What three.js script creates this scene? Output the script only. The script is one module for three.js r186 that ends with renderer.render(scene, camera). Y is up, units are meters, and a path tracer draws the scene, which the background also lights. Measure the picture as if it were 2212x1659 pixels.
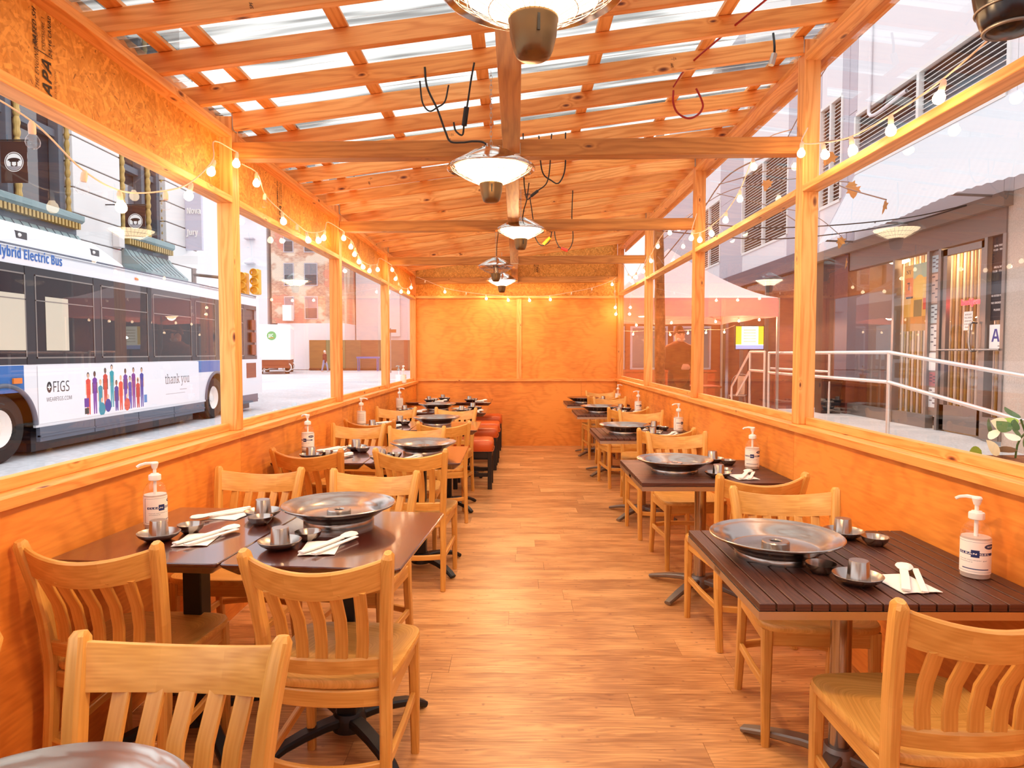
import * as THREE from 'three';
import { mergeGeometries, toCreasedNormals } from 'three/addons/utils/BufferGeometryUtils.js';
import { RoundedBoxGeometry } from 'three/addons/geometries/RoundedBoxGeometry.js';
import { MarchingCubes } from 'three/addons/objects/MarchingCubes.js';
import { FontLoader } from 'three/addons/loaders/FontLoader.js';
import { TextGeometry } from 'three/addons/geometries/TextGeometry.js';

// ---------- camera, sky, exposure ----------
const scene = new THREE.Scene();
const camera = new THREE.PerspectiveCamera(58.71, 2212 / 1659, 0.05, 400);
camera.rotation.order = 'YXZ';
camera.position.set(0, 1.425, 0);
camera.rotation.set(-0.04573, 0.00678, 0);
const renderer = new THREE.WebGLRenderer({ antialias: true });
renderer.toneMapping = THREE.LinearToneMapping;
renderer.toneMappingExposure = 1.4;
renderer.shadowMap.enabled = true;
const SKY = 1.5;                                   // overcast daylight
{
  const W = 64, H = 32, d = new Float32Array(W * H * 4);
  for (let j = 0; j < H; j++) {
    const up = Math.max(0, Math.sin(((j + 0.5) / H - 0.5) * Math.PI));
    const b = SKY * (0.8 + 0.4 * up);
    for (let i = 0; i < W; i++) d.set([b * 0.97, b * 0.99, b * 1.03, 1], (j * W + i) * 4);
  }
  const t = new THREE.DataTexture(d, W, H, THREE.RGBAFormat, THREE.FloatType);
  t.mapping = THREE.EquirectangularReflectionMapping; t.magFilter = t.minFilter = THREE.LinearFilter; t.needsUpdate = true;
  scene.background = t; scene.environment = t;
}

// ---------- helpers ----------
let seed = 20240;
const rnd = () => { seed = (seed + 0x6d2b79f5) | 0; let t = Math.imul(seed ^ (seed >>> 15), 1 | seed); t = (t + Math.imul(t ^ (t >>> 7), 61 | t)) ^ t; return ((t ^ (t >>> 14)) >>> 0) / 4294967296; };
const rr = (a, b) => a + (b - a) * rnd();
const V = (x, y, z) => new THREE.Vector3(x, y, z);
const taken = {};
const numbered = (n) => { const k = taken[n] || 0; taken[n] = k + 1; return k ? n + '_' + String(k).padStart(3, '0') : n; };
const shade = (o) => { o.castShadow = o.receiveShadow = true; return o; };
function tag(o, label, category, group, kind) {
  o.userData = { label };
  if (category) o.userData.category = category;
  if (group) o.userData.group = group;
  if (kind) o.userData.kind = kind;
  return o;
}
function thing(name, label, category, pos = [0, 0, 0], ry = 0, group) {
  const g = new THREE.Group(); g.name = numbered(name); g.position.set(...pos); g.rotation.y = ry; scene.add(g);
  return tag(g, label, category, group);
}
function struct(name, label) {
  const g = new THREE.Group(); g.name = name; scene.add(g);
  g.userData = { kind: 'structure', label }; return g;
}
function part(parent, name, geo, mat, label) {
  const m = shade(new THREE.Mesh(geo, mat)); m.name = name; parent.add(m);
  if (label) m.userData.label = label;
  return m;
}
function solo(name, geo, mat, label, category, pos = [0, 0, 0], ry = 0, group) {
  const m = shade(new THREE.Mesh(geo, mat)); m.name = numbered(name); m.position.set(...pos); m.rotation.y = ry; scene.add(m);
  return tag(m, label, category, group);
}
function copyOf(root, pos, ry, label, group) {
  const c = root.clone(); c.name = numbered(root.name.replace(/_\d{3}$/, '')); c.position.set(...pos); c.rotation.y = ry; scene.add(c);
  c.userData = { ...root.userData, label }; if (group) c.userData.group = group;
  return c;
}
const at = (g, x, y, z) => g.translate(x, y, z);
// uv in metres by the face's direction, u along the grain
function uvm(g, along = 'x', su = 2.4, sv = 0.8, ou = rnd() * 7, ov = rnd() * 7) {
  const p = g.attributes.position, n = g.attributes.normal, uv = new Float32Array(p.count * 2), A = { x: 0, y: 1, z: 2 }[along];
  for (let i = 0; i < p.count; i++) {
    const c = [p.getX(i), p.getY(i), p.getZ(i)], m = [Math.abs(n.getX(i)), Math.abs(n.getY(i)), Math.abs(n.getZ(i))];
    const d = m[0] > m[1] && m[0] > m[2] ? 0 : m[1] > m[2] ? 1 : 2, o = [0, 1, 2].filter((k) => k !== d);
    let [a, b] = o; if (b === A) [a, b] = [b, a];
    const k = a === A ? 1 : 0.25;
    uv[2 * i] = c[a] * k / su + ou; uv[2 * i + 1] = (c[b] + (d === 0 ? 0.13 : d === 1 ? 0.29 : 0)) / sv + ov;
  }
  g.setAttribute('uv', new THREE.BufferAttribute(uv, 2)); return g;
}
const rbox = (w, h, d, r = 0.003) => new RoundedBoxGeometry(w, h, d, 1, Math.min(r, w / 2.2, h / 2.2, d / 2.2));
const box = (w, h, d, x = 0, y = 0, z = 0) => new THREE.BoxGeometry(w, h, d).translate(x, y, z);
// box from corner to corner
const span = (x0, x1, y0, y1, z0, z1, r = 0) => (r ? rbox(Math.abs(x1 - x0), Math.abs(y1 - y0), Math.abs(z1 - z0), r) : new THREE.BoxGeometry(Math.abs(x1 - x0), Math.abs(y1 - y0), Math.abs(z1 - z0))).translate((x0 + x1) / 2, (y0 + y1) / 2, (z0 + z1) / 2);
const lumber = (x0, x1, y0, y1, z0, z1, along, r = 0.003) => uvm(span(x0, x1, y0, y1, z0, z1, r), along);
const merge = (list) => mergeGeometries(list.map((g) => { const q = g.index ? g.toNonIndexed() : g; for (const k of Object.keys(q.attributes)) if (!['position', 'normal', 'uv'].includes(k)) q.deleteAttribute(k); return q; }));
// loft through rings of points
function loft(rings, crease = 0.7, closed = false, su = 1, sv = 1) {
  const n = rings[0].length, pos = [], uv = [], idx = [];
  let len = 0;
  rings.forEach((r, j) => {
    if (j) len += r[0].distanceTo(rings[j - 1][0]);
    let per = 0;
    for (let i = 0; i <= n; i++) { const p = r[i % n]; if (i) per += p.distanceTo(r[i - 1]); pos.push(p.x, p.y, p.z); uv.push(len / su, per / sv); }
  });
  const m = n + 1;
  for (let j = 0; j < rings.length - 1 + (closed ? 1 : 0); j++) for (let i = 0; i < n; i++) {
    const a = j * m + i, b = ((j + 1) % rings.length) * m + i; idx.push(a, a + 1, b, b, a + 1, b + 1);
  }
  if (!closed) for (const [j, flip] of [[0, 0], [rings.length - 1, 1]]) {
    const c = pos.length / 3, q = rings[j].reduce((s, p) => s.add(p), V(0, 0, 0)).multiplyScalar(1 / n); pos.push(q.x, q.y, q.z); uv.push(0, 0);
    for (let i = 0; i < n; i++) flip ? idx.push(c, j * m + i, j * m + i + 1) : idx.push(c, j * m + i + 1, j * m + i);
  }
  let g = new THREE.BufferGeometry(); g.setAttribute('position', new THREE.Float32BufferAttribute(pos, 3)); g.setAttribute('uv', new THREE.Float32BufferAttribute(uv, 2)); g.setIndex(idx);
  g.computeVertexNormals();
  // outward check by signed volume
  let vol = 0; for (let i = 0; i < idx.length; i += 3) { const a = V(...pos.slice(idx[i] * 3, idx[i] * 3 + 3)), b = V(...pos.slice(idx[i + 1] * 3, idx[i + 1] * 3 + 3)), c = V(...pos.slice(idx[i + 2] * 3, idx[i + 2] * 3 + 3)); vol += a.dot(b.cross(c)); }
  if (vol < 0) { for (let i = 0; i < idx.length; i += 3) [idx[i + 1], idx[i + 2]] = [idx[i + 2], idx[i + 1]]; g.setIndex(idx); g.computeVertexNormals(); }
  return toCreasedNormals(g, crease);
}
// a bar of rectangular section (w across, d deep) along points; side = direction of w
function bar(pts, w, d, side = V(1, 0, 0), ch = 0.18, taper) {
  const rings = pts.map((p, i) => {
    const t = pts[Math.min(i + 1, pts.length - 1)].clone().sub(pts[Math.max(i - 1, 0)]).normalize();
    const b = new THREE.Vector3().crossVectors(t, side).normalize(), s = new THREE.Vector3().crossVectors(b, t).normalize();
    const k = taper ? taper(i / (pts.length - 1)) : 1, W = w * k / 2, D = d * k / 2, c = Math.min(w, d) * ch;
    return [[W - c, D], [-W + c, D], [-W, D - c], [-W, -D + c], [-W + c, -D], [W - c, -D], [W, -D + c], [W, D - c]].map(([u, v]) => p.clone().addScaledVector(s, u).addScaledVector(b, v));
  });
  return loft(rings, 0.5, false, 2.4, 0.8);
}
const lathe = (pts, seg = 32) => toCreasedNormals(new THREE.LatheGeometry(pts.map(([x, y]) => new THREE.Vector2(x, y)), seg), 0.6);
const cyl = (r0, r1, h, seg = 16) => new THREE.CylinderGeometry(r0, r1, h, seg);
const tube = (pts, r, n = 40, seg = 6, closed = false) => new THREE.TubeGeometry(new THREE.CatmullRomCurve3(pts.map((p) => (p.isVector3 ? p : V(...p))), closed), n, r, seg, closed);
function rod(a, b, r, seg = 8) { const d = b.clone().sub(a), g = cyl(r, r, d.length(), seg); g.applyQuaternion(new THREE.Quaternion().setFromUnitVectors(V(0, 1, 0), d.clone().normalize())); return g.translate((a.x + b.x) / 2, (a.y + b.y) / 2, (a.z + b.z) / 2); }
const rrect = (w, d, r, y, k = 5, cx = 0, cz = 0) => { const o = []; for (let q = 0; q < 4; q++) for (let i = 0; i < k; i++) { const a = q * Math.PI / 2 + i / (k - 1) * Math.PI / 2, sx = q === 0 || q === 3 ? 1 : -1, sz = q < 2 ? 1 : -1; o.push(V(cx + sx * (w / 2 - r) + Math.cos(a) * r, y, cz + sz * (d / 2 - r) + Math.sin(a) * r)); } return o; };

// ---------- textures ----------
const hash = (x, y, s) => { let h = Math.imul(x, 374761393) + Math.imul(y, 668265263) + Math.imul(s, 974634541) | 0; h = Math.imul(h ^ (h >>> 13), 1274126177); return ((h ^ (h >>> 16)) >>> 0) / 4294967296; };
const md = (a, b) => ((a % b) + b) % b;
function pn(x, y, px, py, s = 1) { const xi = Math.floor(x), yi = Math.floor(y); let u = x - xi, v = y - yi; u = u * u * (3 - 2 * u); v = v * v * (3 - 2 * v); const x0 = md(xi, px), x1 = md(xi + 1, px), y0 = md(yi, py), y1 = md(yi + 1, py); const a = hash(x0, y0, s), b = hash(x1, y0, s), c = hash(x0, y1, s), d = hash(x1, y1, s); return a + (b - a) * u + (c - a) * v + (a - b - c + d) * u * v; }
const fb = (x, y, px, py, s, o = 3) => { let r = 0, k = 0.5, t = 0; for (let i = 0; i < o; i++) { r += k * pn(x, y, px, py, s + i); t += k; x *= 2; y *= 2; px *= 2; py *= 2; k *= 0.5; } return r / t; };
const clamp = (x, a = 0, b = 1) => Math.min(b, Math.max(a, x));
const mix3 = (a, b, t) => [a[0] + (b[0] - a[0]) * t, a[1] + (b[1] - a[1]) * t, a[2] + (b[2] - a[2]) * t];
function tex(W, H, fn) {
  const d = new Uint8Array(W * H * 4);
  for (let j = 0; j < H; j++) for (let i = 0; i < W; i++) { const c = fn(i / W, j / H), k = (j * W + i) * 4; d[k] = clamp(c[0], 0, 255); d[k + 1] = clamp(c[1], 0, 255); d[k + 2] = clamp(c[2], 0, 255); d[k + 3] = 255; }
  const t = new THREE.DataTexture(d, W, H); t.wrapS = t.wrapT = THREE.RepeatWrapping; t.magFilter = THREE.LinearFilter; t.colorSpace = THREE.SRGBColorSpace; t.needsUpdate = true; return t;
}
function canvasTex(W, H, draw) { const c = document.createElement('canvas'); c.width = W; c.height = H; const g = c.getContext('2d'); draw(g, W, H); const t = new THREE.CanvasTexture(c); t.colorSpace = THREE.SRGBColorSpace; return t; }
// grain along u: rings warped by noise, with knots
function grainTex(light, dark, knot, rings, knots, s, W = 1024, H = 512) {
  const K = []; for (let i = 0; i < knots; i++) K.push([hash(i, 1, s), hash(i, 2, s), 0.006 + 0.008 * hash(i, 3, s)]);
  return tex(W, H, (u, v) => {
    let w = fb(u * 4, v * 8, 4, 8, s) * 1.6 + fb(u * 16, v * 64, 16, 64, s + 9, 2) * 0.25, kn = 0;
    for (const [a, b, r] of K) { let du = Math.abs(u - a), dv = Math.abs(v - b); du = Math.min(du, 1 - du) * 1.6; dv = Math.min(dv, 1 - dv) * 1.0; const q = Math.sqrt(du * du * 0.5 + dv * dv) / r; if (q < 5) { w += 0.9 * Math.exp(-q * q * 0.25) * (v > b ? 1 : -1); kn = Math.max(kn, clamp(1.25 - q)); } }
    const ring = Math.pow(0.5 + 0.5 * Math.sin(6.2832 * (v * rings + w * 2.2)), 1.7), fine = fb(u * 24, v * 256, 24, 256, s + 20, 2), blot = fb(u * 3, v * 4, 3, 4, s + 30);
    let c = mix3(light, dark, clamp(0.12 + 0.42 * ring + 0.34 * (fine - 0.5) + 0.55 * (blot - 0.5)));
    return kn > 0 ? mix3(c, knot, kn) : c;
  });
}
const T = {};
T.pine = grainTex([250, 184, 110], [208, 126, 54], [96, 40, 16], 22, 16, 3);
T.beam = grainTex([196, 134, 66], [146, 86, 34], [80, 40, 20], 18, 8, 43, 512, 256);
T.honey = tex(1024, 256, (u, v) => { // glued-up blocks of pale hardwood
  const row = Math.floor(v * 4), b = Math.floor(u * 8 + 0.37 * row), t = hash(md(b, 8), row, 77);
  const w = fb(u * 8, v * 8, 8, 8, 71 + row) * 2.2, ring = 0.5 + 0.5 * Math.sin(6.2832 * (v * 14 + w * 1.0 + t * 3)), fine = fb(u * 20, v * 256, 20, 256, 75, 2);
  return mix3([240, 184, 100], [196, 132, 52], clamp(0.12 + 0.3 * t + 0.22 * ring + 0.55 * (fine - 0.5)));
});
T.ply = tex(1024, 1024, (u, v) => {
  const w = fb(u * 3, v * 5, 3, 5, 101, 4), big = fb(u * 2, v * 2, 2, 2, 131, 3), ring = 0.5 + 0.5 * Math.sin(6.2832 * (v * 5 + w * 9)), fine = fb(u * 30, v * 260, 30, 260, 111, 2), st = fb(u * 7, v * 5, 7, 5, 151, 3);
  return mix3([244, 156, 66], [182, 92, 24], clamp(0.26 + 0.16 * (Math.pow(ring, 2) - 0.3) + 0.4 * (fine - 0.5) + 1.0 * (big - 0.5) + 0.6 * (st - 0.5)));
});
T.floor = tex(1024, 1024, (u, v) => {
  const row = Math.floor(v * 8), f = v * 8 - row, tone = hash(row, 5, 200);
  const w = fb(u * 4, f * 3, 4, 64, 201 + row), ring = 0.5 + 0.5 * Math.sin(6.2832 * (f * 7 + w * 4)), fine = fb(u * 14, v * 400, 14, 400, 211, 3), mark = fb(u * 40, v * 80, 40, 80, 221, 2), cloud = fb(u * 5, v * 16, 5, 16, 231);
  let c = mix3([236, 178, 116], [152, 96, 52], clamp(0.08 + 0.3 * tone + 0.2 * ring + 0.7 * (fine - 0.45) + 0.9 * (cloud - 0.5)));
  if (mark > 0.8) c = mix3(c, [110, 60, 34], (mark - 0.8) * 3);
  return c;
});
T.slat = grainTex([96, 54, 40], [44, 22, 18], [30, 14, 10], 26, 3, 301, 512, 256);
T.asphalt = tex(512, 512, (u, v) => { const n = fb(u * 90, v * 90, 90, 90, 401, 2), b = fb(u * 4, v * 4, 4, 4, 411); const k = 196 + 30 * (n - 0.5) + 30 * (b - 0.5); return [k, k + 3, k + 8]; });
T.concrete = tex(512, 512, (u, v) => { const n = fb(u * 120, v * 120, 120, 120, 421, 2), b = fb(u * 6, v * 6, 6, 6, 431); const k = 205 + 22 * (n - 0.5) + 26 * (b - 0.5); return [k, k - 1, k - 3]; });
T.stone = tex(512, 512, (u, v) => { const n = fb(u * 160, v * 160, 160, 160, 441, 2), b = fb(u * 3, v * 3, 3, 3, 451); const k = 192 + 26 * (n - 0.5) + 12 * (b - 0.5); return [k, k - 12, k - 22]; });
T.brick = tex(512, 512, (u, v) => { // far brick wall, its paint worn off in patches
  const r = Math.floor(v * 90), jo = (v * 90 - r) < 0.18 || md(u * 40 + (r % 2) * 0.5, 1) < 0.09, t = hash(Math.floor(u * 40 + (r % 2) * 0.5), r, 9), p = fb(u * 5, v * 7, 5, 7, 461, 4);
  let c = mix3([176, 128, 110], [204, 164, 140], t); if (p > 0.5) c = mix3(c, [222, 202, 182], clamp((p - 0.5) * 9)); if (p < 0.36) c = mix3(c, [206, 120, 104], 0.7);
  return jo ? mix3(c, [196, 176, 160], 0.6) : c;
});
T.roofdirt = tex(256, 512, (u, v) => { const n = fb(u * 5, v * 70, 5, 70, 471, 3), b = fb(u * 4, v * 9, 4, 9, 481); const k = clamp(1.0 - 1.5 * clamp(n * 0.8 + b * 0.45 - 0.5), 0.5, 0.95) * 255; return [k, k, k * 0.97]; });
T.bark = tex(256, 512, (u, v) => { const n = fb(u * 14, v * 10, 14, 10, 491, 3), f = fb(u * 50, v * 30, 50, 30, 495, 2); return mix3([176, 108, 58], [92, 50, 28], clamp(n * 1.3 - 0.2 + 0.5 * (f - 0.5))); });
T.osb = canvasTex(1024, 512, (g, W, H) => {
  g.fillStyle = 'rgb(214,142,52)'; g.fillRect(0, 0, W, H);
  for (let i = 0; i < 5200; i++) {
    const x = rr(0, W), y = rr(0, H), l = rr(14, 70), w = rr(3, 15), a = rr(0, Math.PI), k = rnd();
    const q = rnd(); g.fillStyle = k < 0.09 ? `rgba(112,62,20,${rr(0.4, 0.85)})` : `rgba(${184 + 62 * q},${116 + 62 * q},${36 + 52 * q},${rr(0.4, 0.8)})`;
    const dl = k < 0.09 ? l * 0.4 : l, dw = k < 0.09 ? w * 0.4 : w;
    for (const [ox, oy] of [[0, 0], [W, 0], [-W, 0], [0, H], [0, -H]]) { g.save(); g.translate(x + ox, y + oy); g.rotate(a); g.beginPath(); g.moveTo(-dl / 2, -dw / 2); g.lineTo(dl / 2, -dw / 3); g.lineTo(dl / 2.2, dw / 2); g.lineTo(-dl / 2.1, dw / 3); g.fill(); g.restore(); }
  }
});
T.osb.wrapS = T.osb.wrapT = THREE.RepeatWrapping;

// ---------- materials ----------
const std = (o) => new THREE.MeshStandardMaterial({ roughness: 0.6, ...o });
const phy = (o) => new THREE.MeshPhysicalMaterial({ roughness: 0.5, ...o });
const M = {
  pine: std({ map: T.pine, roughness: 0.55 }), pine2: std({ map: T.pine, color: 0xf2e2d0, roughness: 0.55 }), pine3: std({ map: T.pine, color: 0xfff2dc, roughness: 0.5 }),
  beam: std({ map: T.beam, roughness: 0.6 }), ply: std({ map: T.ply, roughness: 0.5 }), osb: std({ map: T.osb, roughness: 0.6 }),
  honey: std({ map: T.honey, roughness: 0.38 }), honey2: std({ map: T.honey, color: 0xf0d8bc, roughness: 0.4 }),
  floor: std({ map: T.floor, roughness: 0.36 }),
  darkTop: phy({ color: 0x4a1d14, roughness: 0.24, clearcoat: 1, clearcoatRoughness: 0.08 }), darkEdge: phy({ color: 0x3a1712, roughness: 0.35 }),
  black: std({ color: 0x0b0d14, roughness: 0.45 }), blackGloss: phy({ color: 0x120c10, roughness: 0.25 }), rubber: std({ color: 0x141414, roughness: 0.8 }), cable: std({ color: 0x1c1815, roughness: 0.5 }),
  slat: std({ map: T.slat, roughness: 0.42 }), alu: std({ color: 0xc9c2ba, metalness: 1, roughness: 0.32 }), cast: std({ color: 0x8d8680, metalness: 0.9, roughness: 0.5 }),
  steel: std({ color: 0xb4aaa2, metalness: 1, roughness: 0.2 }), brushed: std({ color: 0xa89e96, metalness: 1, roughness: 0.27 }), cup: std({ color: 0x7d6548, metalness: 1, roughness: 0.42 }), chrome: std({ color: 0xd8d4d0, metalness: 1, roughness: 0.12 }), zinc: std({ color: 0xb9b7b3, metalness: 0.8, roughness: 0.45 }),
  leather: phy({ color: 0xcf5a22, roughness: 0.36 }), darkLeg: std({ color: 0x1e1212, roughness: 0.45 }),
  white: std({ color: 0xf2eeea, roughness: 0.45 }), paper: std({ color: 0xf6f1ec, roughness: 0.85 }), ivory: std({ color: 0xefe0d2, roughness: 0.5 }),
  pane: phy({ color: 0xffffff, transmission: 1, thickness: 0, roughness: 0.0, ior: 1.5 }), rail: std({ color: 0xe6e1dc, metalness: 0.75, roughness: 0.36 }), roof: phy({ map: T.roofdirt, transmission: 1, thickness: 0, roughness: 0.3, ior: 1.49, side: THREE.DoubleSide }),
  clear: phy({ color: 0xffffff, transmission: 1, thickness: 0, roughness: 0.03, ior: 1.45 }), gel: phy({ color: 0xf8ece6, transmission: 0.5, thickness: 0, roughness: 0.5 }),
  asphalt: std({ map: T.asphalt, roughness: 0.9 }), concrete: std({ map: T.concrete, roughness: 0.9 }), stone: std({ map: T.stone, roughness: 0.7 }), brick: std({ map: T.brick, roughness: 0.9 }),
  busWhite: phy({ color: 0xdfe3ea, roughness: 0.3, clearcoat: 0.5 }), busDark: phy({ color: 0x17121c, roughness: 0.4 }), busGlass: phy({ color: 0x241a20, roughness: 0.12, specularIntensity: 0.35 }), busGrey: std({ color: 0x5b6272, roughness: 0.5 }), busBlue: std({ color: 0x1f63ad, roughness: 0.4 }),
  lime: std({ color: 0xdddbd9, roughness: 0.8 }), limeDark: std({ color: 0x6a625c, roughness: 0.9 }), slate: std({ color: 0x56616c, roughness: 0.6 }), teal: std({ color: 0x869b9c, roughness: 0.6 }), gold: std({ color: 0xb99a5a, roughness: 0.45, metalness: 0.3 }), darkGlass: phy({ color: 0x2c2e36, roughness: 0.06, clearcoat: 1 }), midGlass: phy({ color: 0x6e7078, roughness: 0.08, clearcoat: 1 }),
  brown: std({ color: 0x45261c, roughness: 0.7 }), wall: std({ color: 0xdcd9dd, roughness: 0.85 }), wallGrey: std({ color: 0xb8b2bb, roughness: 0.85 }), frame: std({ color: 0x8f8680, metalness: 0.6, roughness: 0.4 }), louver: std({ color: 0xdedbd8, roughness: 0.6 }), louverBack: std({ color: 0x34190f, roughness: 0.8 }),
  tent: phy({ color: 0xf4dada, roughness: 0.9, transmission: 0.25, thickness: 0 }), tentPink: phy({ color: 0xee9c98, roughness: 0.9, transmission: 0.25, thickness: 0 }), redwood: std({ color: 0x8a4226, roughness: 0.6 }),
  awning: phy({ color: 0xdfe3e8, roughness: 0.85, transmission: 0.3, thickness: 0 }), bark: std({ map: T.bark, roughness: 0.9 }), leafDry: std({ color: 0xc98a4e, roughness: 0.8, side: THREE.DoubleSide }), leaf: phy({ color: 0x8bb04a, roughness: 0.5, side: THREE.DoubleSide }), twig: std({ color: 0x8a7268, roughness: 0.9 }),
  cord: std({ color: 0xf0d4bd, roughness: 0.6 }), red: std({ color: 0xa3231c, roughness: 0.5 }), orange: std({ color: 0xe07a1e, roughness: 0.5 }), yellow: std({ color: 0xf0b020, roughness: 0.5 }),
};
const glow = (r, g, b, k, color = 0xffffff) => new THREE.MeshStandardMaterial({ color, roughness: 0.5, emissive: new THREE.Color(r, g, b), emissiveIntensity: k });
M.bulb = glow(1, 0.72, 0.42, 5); M.heat = glow(1, 0.74, 0.44, 7); M.warmLamp = glow(1, 0.66, 0.36, 6); M.neon = glow(1, 0.05, 0.06, 2.5, 0xcc2020);
const print = (t, o = {}) => std({ map: t, roughness: 0.6, ...o });
const stencil = (t, o = {}) => std({ map: t, transparent: true, roughness: 0.7, ...o });
// ---------- the shed: 3.05 m wide, posts every 2.22 m; d is the depth before the camera (z = -d) ----------
const WI = 1.525, PT = 0.089, WO = WI + PT, BACK = 10.42, FRONT = -2.96;
const PD = [-2.96, -0.74, 1.48, 3.70, 5.90, 8.12, 10.33];
const LEDGE = { '-1': 1.0, 1: 1.036 }, RAIL = { '-1': 2.228, 1: 2.283 }, PLATE = { '-1': 2.577, 1: 2.972 };
const SL = (3.01 - 2.615) / (2 * WI), RA = Math.atan(SL), rafterY = (x) => 2.615 + (x + WI) * SL;
{
  // floor of laminate planks laid across the shed
  const f = struct('floor', 'orange brown laminate plank floor');
  part(f, 'underlay', span(-WI, WI, -0.1, -0.012, -BACK, -FRONT), M.brown);
  const PW = 0.18, kinds = 8;
  let row = 0;
  for (let d = FRONT; d < BACK - 0.01; d += PW, row++) {
    const d1 = Math.min(d + PW, BACK);
    let x = -WI - rr(0, 1.1);
    while (x < WI - 0.02) {
      const L = 1.28, x0 = Math.max(x, -WI), x1 = Math.min(x + L, WI); x += L;
      if (x1 - x0 < 0.03) continue;
      const g = span(x0 + 0.0006, x1 - 0.0006, -0.012, rr(-0.0004, 0), -d1 + 0.0006, -d - 0.0006), p = g.attributes.position, uv = g.attributes.uv, r = Math.floor(rnd() * kinds), o = rnd(), fl = rnd() < 0.5;
      for (let i = 0; i < p.count; i++) { const t = (-p.getZ(i) - d) / PW; uv.setXY(i, o + (fl ? -1 : 1) * p.getX(i) / 1.3, (r + 0.03 + 0.94 * t) / kinds); }
      part(f, 'plank', g, M.floor);
    }
  }
}
function bracketPlate(parent, x, y, d, s, flat) {
  const b = part(parent, 'bracket', flat ? span(x - 0.03, x + 0.03, y, y + 0.003, -d - 0.06, -d, 0.001) : span(x - 0.002, x + 0.002, y - 0.05, y + 0.05, -d - 0.03, -d + 0.03, 0.001), M.zinc, 'small zinc angle bracket');
  const sc = [];
  for (const k of [-0.6, 0, 0.6]) sc.push(flat ? cyl(0.005, 0.005, 0.003, 8).translate(x + k * 0.03, y + 0.004, -d - 0.03) : cyl(0.006, 0.006, 0.003, 8).rotateZ(Math.PI / 2).translate(x - s * 0.003, y + k * 0.055, -d));
  part(b, 'screws', merge(sc), M.black);
}
function stampTexture(lines) { return canvasTex(256, 512, (g, W, H) => { g.clearRect(0, 0, W, H); g.fillStyle = 'rgba(24,16,18,0.92)'; lines(g, W, H); }); }
const apa = stampTexture((g, W, H) => {
  g.save(); g.translate(0, H); g.rotate(-Math.PI / 2); g.font = 'bold italic 104px sans-serif'; g.fillText('APA', 60, 196); g.font = 'italic 40px sans-serif'; g.fillText('THE ENGINEERED', 66, 92); g.font = 'bold italic 44px sans-serif'; g.fillText('RATED SH', 300, 84);
  g.font = '34px sans-serif'; g.fillText('EXPOSURE 1', 300, 150); g.font = 'bold 36px sans-serif'; g.fillText('24/16 CANADA', 290, 204); g.fillRect(284, 60, 5, 150); g.font = '22px sans-serif'; g.fillText('SIZED FOR SPACING', 40, 236); g.restore();
});
const grade = stampTexture((g, W, H) => { g.save(); g.translate(0, H); g.rotate(-Math.PI / 2); g.font = 'bold italic 92px sans-serif'; g.fillText('SPF', 60, 120); g.font = '70px sans-serif'; g.fillText('2', 330, 130); g.fillRect(290, 150, 120, 8); g.fillText('AF', 316, 224); g.restore(); });
const apaM = stencil(apa), gradeM = stencil(grade);
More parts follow.
